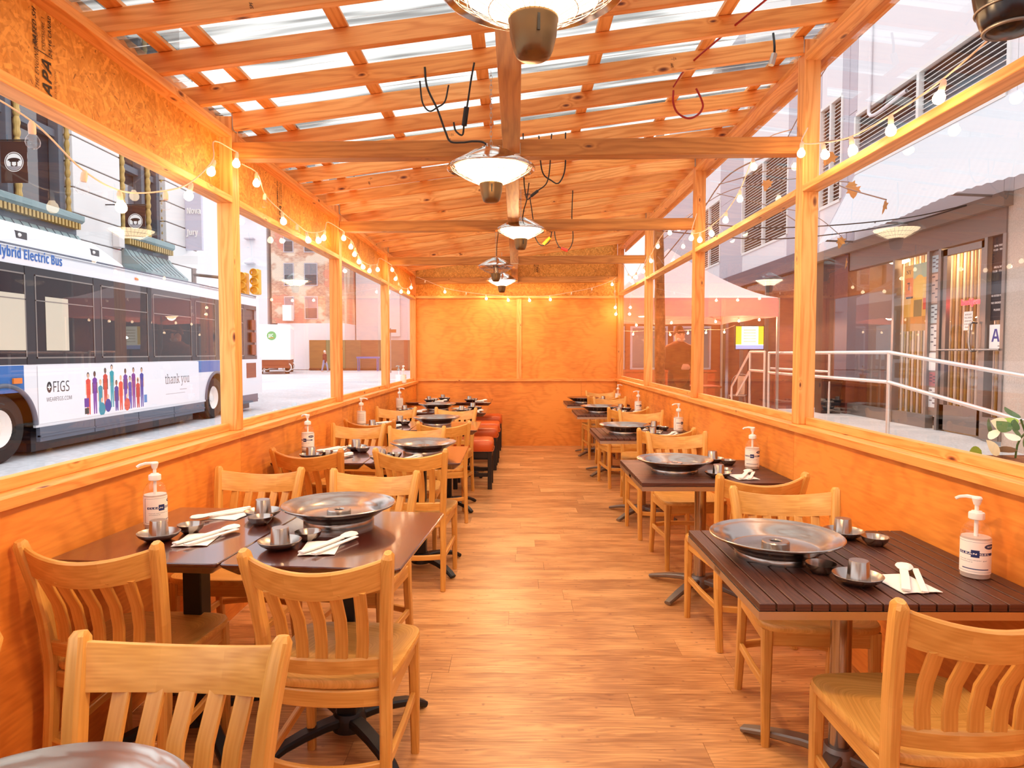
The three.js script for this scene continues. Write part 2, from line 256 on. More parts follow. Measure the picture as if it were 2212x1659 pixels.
// side walls
for (const s of [-1, 1]) {
  const w = struct(s < 0 ? 'wall_left' : 'wall_right', s < 0 ? 'orange plywood half wall with posts and strand board on the street side' : 'orange plywood half wall with posts on the sidewalk side');
  const X = (a, b) => [Math.min(s * a, s * b), Math.max(s * a, s * b)], L = LEDGE[s], R = RAIL[s], P = PLATE[s];
  for (let i = 0; i < PD.length; i++) {
    const d = PD[i], d0 = d, d1 = d + PT;
    const top = rafterY(s * WI) + 0.075;
    part(w, 'post', lumber(...X(WI, WO), L, top, -d1, -d0, 'y', 0.005), i % 2 ? M.pine : M.pine2);
    if (i === PD.length - 1) continue;
    const e = PD[i + 1];
    part(w, 'plywood_panel', uvm(span(...X(WI, WI + 0.012), 0, L - 0.039, -(e + 0.044), -(d + 0.046)), 'z', 2.4, 2.4), M.ply);
    part(w, 'outer_panel', uvm(span(...X(WO + 0.006, WO + 0.018), -0.1, L - 0.039, -(e + 0.044), -(d + 0.046)), 'z', 2.4, 2.4), M.ply);
    part(w, 'ledge', lumber(...X(WI - 0.032, WO + 0.03), L - 0.038, L, -(e + 0.044), -(d + 0.0445), 'z', 0.004), M.pine3);
    part(w, 'sill_strip', lumber(...X(WI + 0.042, WI + 0.08), L, L + 0.04, -e, -d1, 'z', 0.003), M.pine);
    part(w, 'rail', lumber(...X(WI, WO), R, R + 0.037, -e, -d1, 'z', 0.004), M.pine);
    part(w, 'top_plate', lumber(...X(WI, WO), P, P + 0.038, -e, -d1, 'z', 0.004), i % 2 ? M.pine2 : M.pine);
    bracketPlate(w, s * (WI + 0.045), R + 0.037, e - 0.062, s, true);
    if (s < 0) {
      const o = part(w, 'strand_board', uvm(span(...X(WO - 0.02, WO - 0.008), R + 0.037, P, -e, -d1), 'z', 1.3, 0.65), M.osb, 'yellow oriented strand board');
      const ds = [2.33, 4.62, 6.9][i - 2];
      if (ds) part(o, 'printed_stamp', new THREE.PlaneGeometry(0.155, 0.31).rotateY(Math.PI / 2).translate(-(WO - 0.0225), R + 0.185, -ds), apaM, 'black mill stamp lettering');
    }
    if (e < 9) bracketPlate(w, s * (WI - 0.004), rafterY(s * WI) + 0.05, e + 0.03, s, false);
  }
  // fascia board closing the rafter ends
  part(w, 'fascia', lumber(...X(WO + 0.03, WO + 0.05), P - 0.02, rafterY(s * WO) + 0.15, -BACK - 0.05, -FRONT, 'z', 0.003), M.pine2);
  for (let i = 0; i < PD.length - 1; i++) {
    const n = (s < 0 ? 0 : 6) + i + 1, xp = s * (WI + 0.062), g = new THREE.Group(); g.name = 'window_' + n; g.userData = { kind: 'structure', label: 'clear plastic sheet window between posts' }; scene.add(g);
    const pane = (y0, y1) => part(g, 'pane', new THREE.PlaneGeometry(PD[i + 1] - PD[i] - PT, y1 - y0).rotateY(-s * Math.PI / 2).translate(xp, (y0 + y1) / 2, -(PD[i] + PT + PD[i + 1]) / 2), M.pane);
    pane(L + 0.002, R);
    if (s > 0) pane(R + 0.037, P);
  }
}
// back wall
{
  const w = struct('wall_back', 'orange stained plywood end wall with strand board gable'), z = -BACK;
  const panel = (x0, x1, y0, y1, zz) => part(w, 'plywood_panel', uvm(span(x0, x1, y0, y1, zz - 0.012, zz), 'x', 2.4, 2.4), M.ply);
  panel(-WI, 0.985, 0, 0.995, z); panel(0.987, WI, 0, 0.995, z);
  panel(-WI, 0.0, 1.02, 2.245, z - 0.012); panel(0.075, WI, 1.02, 2.245, z - 0.012); part(w, 'backing', span(-WO, WO, -0.1, 2.9, z - 0.05, z - 0.03), M.ply);
  part(w, 'ledge', lumber(-WI, WI, 0.99, 1.028, z - 0.012, z + 0.03, 'x'), M.pine3);
  part(w, 'batten', lumber(0.0, 0.075, 1.028, 2.245, z - 0.02, z + 0.012, 'y'), M.pine);
  part(w, 'header', lumber(-WI, WI, 2.245, 2.283, z - 0.012, z + 0.075, 'x'), M.pine);
  const sh = new THREE.Shape([[-WI, 2.283], [WI, 2.283], [WI, rafterY(WI) + 0.09], [-WI, rafterY(-WI) + 0.09]].map((p) => new THREE.Vector2(...p)));
  const o = part(w, 'strand_board', uvm(new THREE.ExtrudeGeometry(sh, { depth: 0.012, bevelEnabled: false }).translate(0, 0, z - 0.015), 'x', 1.3, 0.65), M.osb, 'yellow oriented strand board gable');
  part(o, 'printed_stamp', new THREE.PlaneGeometry(0.12, 0.22).translate(0.3, 2.72, z - 0.001), apaM);
  // wall behind the camera
  const f = struct('wall_front', 'plywood end wall behind the seats nearest the entrance');
  part(f, 'plywood_panel', uvm(span(-WO, WO, -0.1, 1.1, -FRONT, -FRONT + 0.02), 'x', 2.4, 2.4), M.ply);
  part(f, 'header', lumber(-WO, WO, 2.2, 2.9, -FRONT, -FRONT + 0.02, 'x'), M.osb);
}
// ceiling: rafters rising to the sidewalk side, strips and clear corrugated sheets, tie beams and a centre beam
{
  const c = struct('ceiling', 'sloping roof of pine rafters under clear corrugated sheets');
  const pitch = 0.37;
  for (let k = -18; k <= 18; k++) {
    const d = 3.70 + k * pitch + 0.02; if (d > BACK - 0.05 || d < FRONT + 0.05) continue;
    const onPost = PD.some((p) => Math.abs(p + 0.03 - d) < 0.09), half = (onPost ? WI - 0.002 : WO + 0.02) / Math.cos(RA);
    const g = uvm(rbox(2 * half, 0.089, 0.038, 0.004), 'x').rotateZ(RA).translate(0, (rafterY(-WI) + rafterY(WI)) / 2 + 0.0445 / Math.cos(RA) + 0.0005, -d);
    const r = part(c, 'rafter', g, [M.pine, M.pine2, M.pine3][md(k, 3)]);
    const sx = { '-3': -0.98, '-2': null, 0: 0.83, 2: -0.42, 4: -1.1 }[k];
    if (sx) part(r, 'printed_stamp', new THREE.PlaneGeometry(0.05, 0.08).rotateZ(RA).translate(sx, rafterY(sx) + 0.046, -d + 0.0198), gradeM, 'small black grade stamp');
  }
  for (const x of [-1.5, -1.32, -0.75, -0.18, 0.41, 0.99, 1.5]) part(c, 'furring_strip', uvm(rbox(0.064, 0.019, BACK - FRONT, 0.002), 'z').rotateZ(RA).translate(x, rafterY(x) + 0.0895 / Math.cos(RA) + 0.0105, -(BACK + FRONT) / 2), M.pine);
  // corrugated sheets, waves along the slope
  const SW = 0.68, len = 2 * (WO + 0.12) / Math.cos(RA);
  for (let d = FRONT; d < BACK; d += SW) {
    const n = 72, m = 3, pos = [], uv = [], idx = [];
    for (let i = 0; i <= n; i++) for (let j = 0; j <= m; j++) { const q = i / n * (SW + 0.05), u = (j / m - 0.5) * len; pos.push(u, 0.0085 * Math.sin((d + q) / 0.076 * 6.2832), -q); uv.push(j / m * 1.3 + d, (d + q) / 1.6); }
    for (let i = 0; i < n; i++) for (let j = 0; j < m; j++) { const a = i * (m + 1) + j; idx.push(a, a + 1, a + m + 1, a + m + 1, a + 1, a + m + 2); }
    const g = new THREE.BufferGeometry(); g.setAttribute('position', new THREE.Float32BufferAttribute(pos, 3)); g.setAttribute('uv', new THREE.Float32BufferAttribute(uv, 2)); g.setIndex(idx); g.computeVertexNormals();
    g.rotateZ(RA).translate(0, (rafterY(-WI) + rafterY(WI)) / 2 + 0.125 + (Math.round((d - FRONT) / SW) % 2) * 0.004, -d);
    part(c, 'roof_sheet', g, M.roof, 'clear corrugated plastic roof sheet');
  }
  for (let i = 1; i < PD.length; i++) {
    const d = PD[i]; // tie beams a little higher on the sidewalk side
    part(c, 'tie_beam', uvm(rbox(2 * WI - 0.004, 0.089, PT, 0.004), 'x').rotateZ(0.008).translate(0, 2.52, -d - PT / 2), M.beam, 'brown tie beam');
    const e = PD[i - 1] + PT; // centre beam between the ties
    part(c, 'centre_beam', lumber(-0.072, 0.017, 2.477, 2.564, -d + 0.002, -e - 0.002, 'z', 0.004), M.beam, 'brown centre beam');
    const hg = part(c, 'hanger', merge([span(-0.075, 0.02, 2.474, 2.4765, -d, -d + 0.045), span(-0.075, -0.0725, 2.476, 2.53, -d, -d + 0.045), span(0.0175, 0.02, 2.476, 2.53, -d, -d + 0.045)]), M.zinc, 'zinc joist hanger');
    part(c, 'king_post', lumber(-0.05, 0.0, 2.57, rafterY(-0.03), -d - 0.065, -d - 0.025, 'y'), M.pine2);
  }
}
// ---------- chairs ----------
const ORD = ['first', 'second', 'third', 'fourth', 'fifth', 'sixth'];
function makeChair(mat) {
  const t = new THREE.Group();
  const bow = (x, h, k) => k * (1 - (x / h) * (x / h));
  const seatOut = (s, y) => { const o = []; const N = 40; for (let i = 0; i < N; i++) { const a = i / N * Math.PI * 2, c = Math.cos(a), q = Math.sin(a), e = 0.32; let x = Math.sign(c) * Math.pow(Math.abs(c), e), z = Math.sign(q) * Math.pow(Math.abs(q), e); x *= 0.222 - 0.026 * (z + 1) / 2; z = z * 0.208 + (z > 0 ? 0.024 * (1 - Math.min(1, (x / 0.2) ** 2)) : -0.008 * (1 - Math.min(1, (x / 0.2) ** 2))); o.push(V(x * s, y, z * s - 0.015)); } return o; };
  part(t, 'seat', loft([[0.9, 0.427], [0.985, 0.43], [1, 0.438], [1, 0.448], [0.985, 0.455], [0.95, 0.456], [0.8, 0.447], [0.5, 0.441], [0.03, 0.44]].map(([s, y]) => seatOut(s, y)), 0.6, false, 1.1, 0.9), mat);
  for (const s of [-1, 1]) {
    part(t, 'back_post', bar([[0.186, 0, 0.236], [0.184, 0.15, 0.212], [0.182, 0.32, 0.196], [0.181, 0.46, 0.192], [0.187, 0.6, 0.207], [0.196, 0.72, 0.232], [0.205, 0.81, 0.258], [0.21, 0.848, 0.27], [0.2105, 0.86, 0.273]].map(([x, y, z]) => V(s * x, y, z)), 0.034, 0.045, V(1, 0, 0), 0.2, (u) => (u > 0.99 ? 0.62 : u > 0.86 ? 0.93 : 0.85 + 0.15 * Math.sin(Math.min(1, u * 2) * 1.57))), mat);
    part(t, 'leg', bar([V(s * 0.188, 0, -0.196), V(s * 0.188, 0.2, -0.192), V(s * 0.186, 0.432, -0.188)], 0.038, 0.038, V(1, 0, 0), 0.15, (u) => 0.72 + 0.28 * u), mat);
    part(t, 'stretcher', bar([V(s * 0.185, 0.215, -0.185), V(s * 0.187, 0.205, 0.0), V(s * 0.184, 0.2, 0.2)], 0.018, 0.03, V(1, 0, 0)), mat);
  }
  const arc = (h, y0, z0, k, lean, n = 12) => Array.from({ length: n + 1 }, (_, i) => { const x = -h + 2 * h * i / n; return V(x, y0, z0 + bow(x, h, k)); });
  // crest rail: a bent board leaning back
  const crest = (y0, y1, z0, z1, h, k, th, dip = 0) => loft(Array.from({ length: 15 }, (_, i) => { const x = -h + 2 * h * i / 14, b = bow(x, h, k), up = -dip * (1 - (x / h) ** 2), lo = y0 + up * 0.8; return [[lo, z0 - th], [y1 - 0.006 + up, z1 - th], [y1 + up, z1 - th + 0.005], [y1 + up, z1 - 0.005], [y1 - 0.006 + up, z1], [lo, z0]].map(([y, z]) => V(x, y, z + b)); }), 0.5, false, 1.1, 0.9);
  part(t, 'crest_rail', crest(0.752, 0.842, 0.252, 0.276, 0.199, 0.058, 0.021, 0.03), mat);
  part(t, 'lower_rail', crest(0.482, 0.53, 0.204, 0.209, 0.176, 0.03, 0.019), mat);
  for (let i = -2; i <= 2; i++) {
    const xb = i * 0.058, xt = i * 0.065, zb = 0.197 + bow(xb, 0.176, 0.03), zt = 0.2495 + bow(xt, 0.199, 0.058);
    part(t, 'slat', bar([V(xb, 0.522, zb), V(xb * 1.03, 0.58, zb + 0.001), V((xb + xt) / 2, 0.65, zb + 0.018), V(xt, 0.748, zt)], 0.036, 0.012, V(1, 0, 0)), mat);
  }
  const ap = [bar([V(-0.18, 0.4, -0.188), V(0.18, 0.4, -0.188)], 0.055, 0.02, V(0, 1, 0)), bar(arc(0.176, 0.4, 0.185, 0.026, 0, 10), 0.052, 0.018, V(0, 1, 0))];
  for (const s of [-1, 1]) ap.push(bar([V(s * 0.186, 0.4, -0.18), V(s * 0.184, 0.4, 0.19)], 0.055, 0.018, V(0, 1, 0)));
  part(t, 'apron', merge(ap), mat);
  part(t, 'rear_stretcher', bar(arc(0.18, 0.2, 0.205, 0.045, 0, 10), 0.03, 0.018, V(0, 1, 0)), mat);
  return t;
}
const chairA = makeChair(M.honey), chairB = makeChair(M.honey2);
function chair(label, x, zTop, ang, facing, dark, group) { // zTop: where the tops of its back posts stand
  const off = 0.271, a = ang * Math.PI / 180, ry = a + (facing ? Math.PI : 0), dir = facing ? -1 : 1;
  const c = (dark ? chairB : chairA).clone(); c.name = numbered('slat_back_chair'); scene.add(c);
  c.position.set(x - dir * off * Math.sin(a), 0, zTop - dir * off * Math.cos(a)); c.rotation.y = ry;
  tag(c, label, 'chair', group || 'slat back wooden chairs'); return c;
}
const left = (n) => `${ORD[n - 1]} dark table from back`, right = (n) => `${ORD[n - 1]} slatted table from back`;
[
  ['honey wood chair by street wall, back to entrance, fifth dark table from back', -1.285, -2.013, -2, 0, 0],
  ['honey wood chair by aisle, back to entrance, fifth dark table from back', -0.574, -1.918, -3, 0, 0],
  ['honey wood chair by aisle, facing entrance, sixth dark table from back', -0.677, -1.347, -3, 1, 0],
  ['honey wood chair by street wall, facing entrance, sixth dark table from back', -1.275, -1.36, -2, 1, 0],
  ['honey wood chair by street wall, facing entrance, fifth dark table from back', -1.275, -3.36, -3, 1, 0],
  ['honey wood chair by aisle, facing entrance, fifth dark table from back', -0.686, -3.284, -8, 1, 0],
  ['brownish wood chair by street wall, back to entrance, fourth dark table from back', -1.245, -4.01, -6, 0, 1],
  ['honey wood chair by aisle, back to entrance, fourth dark table from back', -0.628, -4.0, -4, 0, 0],
  ['honey wood chair by street wall, facing entrance, fourth dark table from back', -1.27, -5.45, -6, 1, 0],
  ['honey wood chair by aisle, facing entrance, fourth dark table from back', -0.77, -5.254, 0, 1, 0],
  ['brown wood chair by street wall, back to entrance, third dark table from back', -1.25, -5.78, -5, 0, 1],
  ['honey wood chair by aisle, back to entrance, third dark table from back', -0.6, -5.6, 8, 0, 0],
  ['honey wood chair by street wall, facing entrance, third dark table from back', -1.265, -7.15, -8, 1, 0],
  ['honey wood chair by aisle, facing entrance, third dark table from back', -0.628, -7.05, -9, 1, 0],
  ['honey wood chair back to entrance, seat showing, fifth slatted table from back', 1.085, -1.54, 0, 0, 0],
  ['honey wood chair facing entrance, behind the pan, fifth slatted table from back', 1.13, -2.87, -5, 1, 0],
  ['honey wood chair back to entrance, fourth slatted table from back', 1.156, -3.185, 6, 0, 0],
  ['honey wood chair facing entrance, fourth slatted table from back', 1.15, -4.9, 3, 1, 0],
  ['honey wood chair back to entrance, third slatted table from back', 1.128, -5.12, 4, 0, 0],
  ['honey wood chair facing entrance, third slatted table from back', 1.23, -6.745, -5, 1, 0],
  ['honey wood chair back to entrance, second slatted table from back', 1.165, -7.1, 8, 0, 0],
  ['honey wood chair facing entrance, second slatted table from back', 1.2, -8.8, 8, 1, 0],
  ['honey wood chair back to entrance, first slatted table from back', 1.16, -9.04, 6, 0, 0],
  ['honey wood chair against the back wall at the first slatted table', 1.25, -10.19, 0, 1, 0],
].forEach((a) => chair(...a));

// ---------- stools ----------
function makeStool() {
  const t = new THREE.Group();
  const s = part(t, 'seat', loft([[0.4, 0.395, 0.02], [0.415, 0.4, 0.03], [0.425, 0.42, 0.04], [0.425, 0.465, 0.045], [0.415, 0.492, 0.05], [0.39, 0.507, 0.06], [0.3, 0.514, 0.06], [0.03, 0.516, 0.01]].map(([w, y, r]) => rrect(w, w, r, y, 6)), 0.9), M.leather, 'burnt orange vinyl seat pad');
  part(s, 'piping', tube(rrect(0.43, 0.43, 0.035, 0.403, 6), 0.004, 96, 6, true), M.leather);
  part(t, 'frame', merge([span(-0.2, 0.2, 0.33, 0.395, -0.2, -0.18), span(-0.2, 0.2, 0.33, 0.395, 0.18, 0.2), span(-0.2, -0.18, 0.33, 0.395, -0.2, 0.2), span(0.18, 0.2, 0.33, 0.395, -0.2, 0.2)]), M.darkLeg);
  for (const [sx, sz] of [[-1, -1], [1, -1], [-1, 1], [1, 1]]) part(t, 'leg', span(sx * 0.158, sx * 0.203, 0, 0.394, sz * 0.158, sz * 0.203, 0.004), M.darkLeg);
  for (const sz of [-1, 1]) part(t, 'stretcher', span(-0.16, 0.16, 0.13, 0.17, sz * 0.17, sz * 0.19, 0.003), M.darkLeg);
  for (const sx of [-1, 1]) part(t, 'stretcher', span(sx * 0.17, sx * 0.19, 0.17, 0.21, -0.16, 0.16, 0.003), M.darkLeg);
  return t;
}
const stool0 = makeStool();
[[-0.46, -7.265, 'burnt orange square stool between the second and third dark tables from the back wall'], [-0.445, -8.42, 'burnt orange square stool tucked behind the second dark table from the back wall'], [-0.435, -9.0, 'burnt orange square stool in front of the first dark table from the back wall'], [-0.43, -10.08, 'burnt orange square stool standing against the back wall']].forEach(([x, z, l]) => { const c = stool0.clone(); c.name = numbered('square_stool'); c.position.set(x, 0, z); scene.add(c); tag(c, l, 'stool', 'orange stools on the aisle'); });

// ---------- tables ----------
function makeDarkTable(w) {
  const t = new THREE.Group(), D = 0.755, H = 0.757;
  part(t, 'table_top', loft([rrect(w - 0.075, D - 0.075, 0.012, H - 0.044), rrect(w - 0.006, D - 0.006, 0.018, H - 0.014), rrect(w, D, 0.018, H - 0.008), rrect(w, D, 0.018, H - 0.003), rrect(w - 0.006, D - 0.006, 0.016, H), rrect(0.02, 0.02, 0.004, H)], 0.3), M.darkTop, 'dark brown glossy laminate top');
  part(t, 'column', span(-0.036, 0.036, 0.075, H - 0.044, -0.036, 0.036, 0.006), M.black);
  const b = part(t, 'base', lathe([[0, 0.1], [0.05, 0.1], [0.062, 0.08], [0.062, 0.035], [0, 0.035]], 20), M.black);
  for (let k = 0; k < 4; k++) {
    const a = Math.PI / 4 + k * Math.PI / 2, c = Math.cos(a), s = Math.sin(a), sd = V(-s, 0, c);
    part(b, 'foot', bar([[0.03, 0.072, 1], [0.1, 0.072, 1], [0.18, 0.064, 0.95], [0.25, 0.05, 0.9], [0.3, 0.03, 0.85], [0.33, 0.012, 0.8]].map(([r, y]) => V(c * r, y, s * r)), 0.058, 0.034, sd, 0.2, (u) => 1 - 0.28 * u), M.black);
  }
  return t;
}
const dtWall = makeDarkTable(0.57), dtAisle = makeDarkTable(0.585);
const LZ = [-0.675, -2.5, -4.48, -6.24, -7.93, -9.53];            // sixth ... first from the back wall
LZ.forEach((z, i) => {
  const n = 6 - i;
  const a = i === 1 ? -0.08 : 0;
  for (const [p, x, k] of [[dtWall, -1.215, 'against the street wall'], [dtAisle, -0.634, 'on the aisle side']]) { const c = p.clone(); c.name = numbered('pedestal_table'); c.rotation.y = a; c.position.set(x + (a ? 0.012 : 0), 0, z - Math.sin(a) * (x + 0.93)); scene.add(c); tag(c, `dark brown pedestal table ${k} in the ${ORD[n - 1]} pair from the back wall`, 'table', 'dark pedestal tables'); }
});
function makeSlatTable(w, d, alongX) {
  const t = new THREE.Group(), H = 0.727, len = alongX ? w : d, wid = alongX ? d : w, n = Math.round(wid / 0.0505), p = wid / n;
  const variants = [0, 1, 2].map(() => uvm(rbox(p - 0.004, 0.022, len, 0.003), 'z', 1.2, 0.4));
  for (let i = 0; i < n; i++) { const m = part(t, 'slat', variants[i % 3], M.slat); m.position.set(...(alongX ? [0, H - 0.011, -wid / 2 + p * (i + 0.5)] : [-wid / 2 + p * (i + 0.5), H - 0.011, 0])); if (alongX) m.rotation.y = Math.PI / 2; }
  const fr = 0.02; part(t, 'frame', merge([span(-w / 2, w / 2, H - 0.046, H - 0.0225, -d / 2, -d / 2 + fr), span(-w / 2, w / 2, H - 0.046, H - 0.0225, d / 2 - fr, d / 2), span(-w / 2, -w / 2 + fr, H - 0.046, H - 0.0225, -d / 2 + fr, d / 2 - fr), span(w / 2 - fr, w / 2, H - 0.046, H - 0.0225, -d / 2 + fr, d / 2 - fr), span(-w / 2, w / 2, H - 0.04, H - 0.024, -0.03, 0.03)]), M.alu, 'aluminium edge frame');
  part(t, 'column', cyl(0.034, 0.034, H - 0.1, 24).translate(0, (H - 0.04 + 0.06) / 2, 0), M.steel, 'round chrome column');
  const b = part(t, 'base', lathe([[0, 0.095], [0.045, 0.095], [0.06, 0.07], [0.06, 0.03], [0, 0.03]], 20), M.cast, 'cast aluminium foot');
  for (let k = 0; k < 4; k++) { const a = Math.PI / 4 + k * Math.PI / 2, c = Math.cos(a), s = Math.sin(a); part(b, 'foot', bar([[0.03, 0.068], [0.12, 0.062], [0.22, 0.045], [0.3, 0.026], [0.345, 0.014]].map(([r, y]) => V(c * r, y, s * r)), 0.062, 0.03, V(-s, 0, c), 0.2, (u) => 1 - 0.35 * u), M.cast); }
  return t;
}
const RZ = [-2.27, -4.04, -5.95, -8.03, -9.55], stA = makeSlatTable(0.84, 0.79, false), stB = makeSlatTable(0.84, 0.79, true);
RZ.forEach((z, i) => { const n = 5 - i, c = (i === 1 ? stB : stA).clone(); c.name = numbered('slatted_table'); c.position.set(1.095 + (i > 1 ? 0.005 : 0), 0, z); scene.add(c); tag(c, i === 1 ? `slatted wood table, slats running to the wall, ${ORD[n - 1]} from the back wall` : `slatted wood table with aluminium edge, ${ORD[n - 1]} from the back wall on the sidewalk side`, 'table', 'slatted tables'); });

// ---------- table ware ----------
function makePan() {
  const t = new THREE.Group();
  part(t, 'pan_body', lathe([[0.126, 0.0], [0.131, 0.0], [0.1345, 0.003], [0.1345, 0.022], [0.139, 0.027], [0.152, 0.034], [0.176, 0.05], [0.19, 0.06], [0.197, 0.0615], [0.206, 0.067], [0.214, 0.069], [0.2195, 0.073], [0.22, 0.0765], [0.217, 0.0785], [0.209, 0.0755], [0.203, 0.071], [0.197, 0.0705], [0.19, 0.066], [0.183, 0.0645], [0.176, 0.059], [0.168, 0.0565], [0.158, 0.048], [0.143, 0.038], [0.132, 0.034], [0.06, 0.033], [0.0, 0.033]], 64), M.steel);
  part(t, 'hub', lathe([[0.046, 0.033], [0.046, 0.05], [0.043, 0.054], [0.022, 0.054], [0.019, 0.05], [0.019, 0.036], [0, 0.036]], 28), M.brushed, 'raised ring with a round hole');
  part(t, 'hole', cyl(0.0185, 0.0185, 0.002, 20).translate(0, 0.046, 0), M.black);
  part(t, 'foot_ring', lathe([[0.124, 0.0], [0.135, 0.0], [0.1355, 0.004], [0.1355, 0.018], [0.1345, 0.02]], 48), M.brushed);
  return t;
}
const pan0 = makePan();
function pan(x, y, z, label) { const c = pan0.clone(); c.name = numbered('grill_pan'); c.position.set(x, y, z); c.rotation.y = rnd() * 6; scene.add(c); tag(c, label, 'pan', 'round steel grill pans'); }
const DT = 0.757, ST = 0.727;
[[-0.62, -0.79], [-0.7, -2.66], [-0.62, -4.52], [-0.74, -6.3], [-0.93, -7.97]].forEach(([x, z], i) => pan(x, DT, z, `round steel grill pan on the ${left(6 - i)}`));
[[0.89, -2.325], [0.93, -4.0], [0.94, -5.92], [0.97, -8.0], [0.93, -9.55]].forEach(([x, z], i) => pan(x, ST, z, `round steel grill pan on the ${right(5 - i)}`));

const G = {
  cup: lathe([[0, 0.068], [0.027, 0.068], [0.0285, 0.066], [0.034, 0.004], [0.035, 0.002], [0.035, 0], [0.033, 0], [0.0265, 0.064], [0, 0.064]], 28),
  dish: lathe([[0, 0.0], [0.035, 0.0], [0.04, 0.002], [0.064, 0.017], [0.072, 0.028], [0.073, 0.03], [0.071, 0.0305], [0.062, 0.02], [0.04, 0.006], [0, 0.005]], 36),
  bowl: lathe([[0, 0.0], [0.024, 0.0], [0.028, 0.003], [0.042, 0.018], [0.047, 0.031], [0.0475, 0.033], [0.046, 0.033], [0.04, 0.02], [0.026, 0.006], [0, 0.005]], 30),
};
function paperSheet(w, d, y, n = 6, lift = 0.004) { const rings = []; const top = (i, j) => lift * Math.sin(i * 1.7) * Math.sin(j * 2.1); const g = new THREE.BoxGeometry(w, 0.0016, d, n, 1, n), p = g.attributes.position; for (let i = 0; i < p.count; i++) p.setY(i, p.getY(i) + y + 0.0012 + Math.abs(top(p.getX(i) / w * 4, p.getZ(i) / d * 5 + 1))); g.computeVertexNormals(); return g; }
G.napkin = paperSheet(0.12, 0.17, 0.0008);
G.sleeve = merge([bar([V(0, 0.008, -0.11), V(0, 0.009, 0.03), V(0.002, 0.01, 0.09)], 0.024, 0.006), loft([[0.012, 0.006, 0.085], [0.02, 0.01, 0.1], [0.026, 0.014, 0.125], [0.024, 0.013, 0.145], [0.008, 0.006, 0.158]].map(([w, h, z]) => Array.from({ length: 10 }, (_, i) => V(Math.cos(i / 10 * 6.283) * w, 0.012 + Math.sin(i / 10 * 6.283) * h * 0.6, z))), 0.8)]);
G.chop = bar([V(0, 0.007, -0.12), V(0, 0.007, 0.11)], 0.018, 0.004);
function setting(x, y, z, ry, seat, where, dirBowl = 1) {
  const o = (dx, dz) => [x + dx * Math.cos(ry) + dz * Math.sin(ry), -dx * Math.sin(ry) + dz * Math.cos(ry) + z];
  const put = (n, g, m, dx, h, dz, r, l, c, grp) => { const [px, pz] = o(dx, dz); return solo(n, g, m, `${l}, ${seat}, ${where}`, c, [px, y + h, pz], ry + r, grp); };
  put('steel_dish', G.dish, M.brushed, 0, 0, 0, 0, 'shallow steel dish', 'dish', 'steel dishes');
  put('steel_cup', G.cup, M.brushed, 0.002, 0.0055, 0.002, 0, 'upturned steel cup', 'cup', 'steel cups');
  put('small_bowl', G.bowl, M.brushed, dirBowl * 0.066, 0, -0.102, 0, 'small steel bowl', 'bowl', 'small steel bowls');
  put('paper_napkin', G.napkin, M.paper, 0.14, 0, 0.0, 0.1, 'white paper napkin', 'napkin', 'paper napkins');
  put('wrapped_spoon', G.sleeve, M.paper, 0.15, 0.004, -0.012, 2.65, 'white wrapped spoon', 'spoon', 'wrapped spoons');
  put('wrapped_chopsticks', G.chop, M.paper, 0.188, 0.005, 0.0, -0.42, 'white sleeve of chopsticks', 'chopsticks', 'wrapped chopsticks');
}
const WS = 'street wall seat with back to entrance', AS = 'aisle seat with back to entrance', FS = 'seat facing entrance', BE = 'seat with back to entrance';
setting(-1.277, DT, -2.40, 0, WS, left(5)); setting(-0.809, DT, -2.30, 0, AS, left(5)); setting(-1.03, DT, -2.74, Math.PI - 0.3, FS, left(5), -1);
setting(-1.3, DT, -4.28, 0, WS, left(4)); setting(-0.84, DT, -4.2, 0, AS, left(4)); setting(-1.1, DT, -4.66, Math.PI, FS, left(4), -1);
setting(-1.28, DT, -6.02, 0, WS, left(3)); setting(-1.1, DT, -6.42, Math.PI, FS, left(3), -1);
setting(-1.27, DT, -7.7, 0, WS, left(2)); setting(-0.62, DT, -7.66, 0, AS, left(2)); setting(-0.52, DT, -8.1, Math.PI, FS, left(2), -1);
setting(-1.2, DT, -9.32, 0, WS, left(1)); setting(-1.05, DT, -9.72, Math.PI, FS, left(1), -1); setting(-0.65, DT, -9.36, 0, AS, left(1));
RZ.forEach((z, i) => { setting([1.03, 1.13, 1.14, 1.17, 1.13][i], ST, z + 0.23, 0, BE, right(5 - i), i ? 1 : -1); setting([1.235, 1.25, 1.26, 1.27, 1.25][i], ST, z - 0.29, Math.PI, FS, right(5 - i), -1); });

// pump bottles of hand gel
const gelLabel = canvasTex(512, 512, (g, W, H) => {
  g.fillStyle = '#fdf3ec'; g.fillRect(0, 0, W, H); g.strokeStyle = '#27376e'; g.lineWidth = 3; g.strokeRect(40, 30, 250, 450); g.fillStyle = '#1d2c66';
  g.fillRect(140, 150, 44, 110); g.fillRect(60, 186, 210, 40); g.fillStyle = '#fdf3ec'; g.font = 'bold 34px sans-serif'; g.fillText('CLEAN GEL', 66, 218);
  g.fillStyle = '#3a3f66'; g.beginPath(); g.arc(250, 92, 40, 0, 7); g.fill(); g.fillStyle = '#fdf3ec'; g.font = 'bold 26px sans-serif'; g.fillText('99%', 226, 102);
  g.fillStyle = '#5a5560'; g.font = '20px sans-serif'; g.fillText('hand sanitizer gel', 70, 310); g.fillText('moisture', 70, 340); g.fillStyle = '#1d2c66'; g.fillRect(90, 430, 150, 14);
  g.font = '16px sans-serif'; g.fillStyle = '#8a8084'; for (let i = 0; i < 12; i++) g.fillRect(340, 80 + i * 28, 120, 6);
});
const labelM = print(gelLabel);
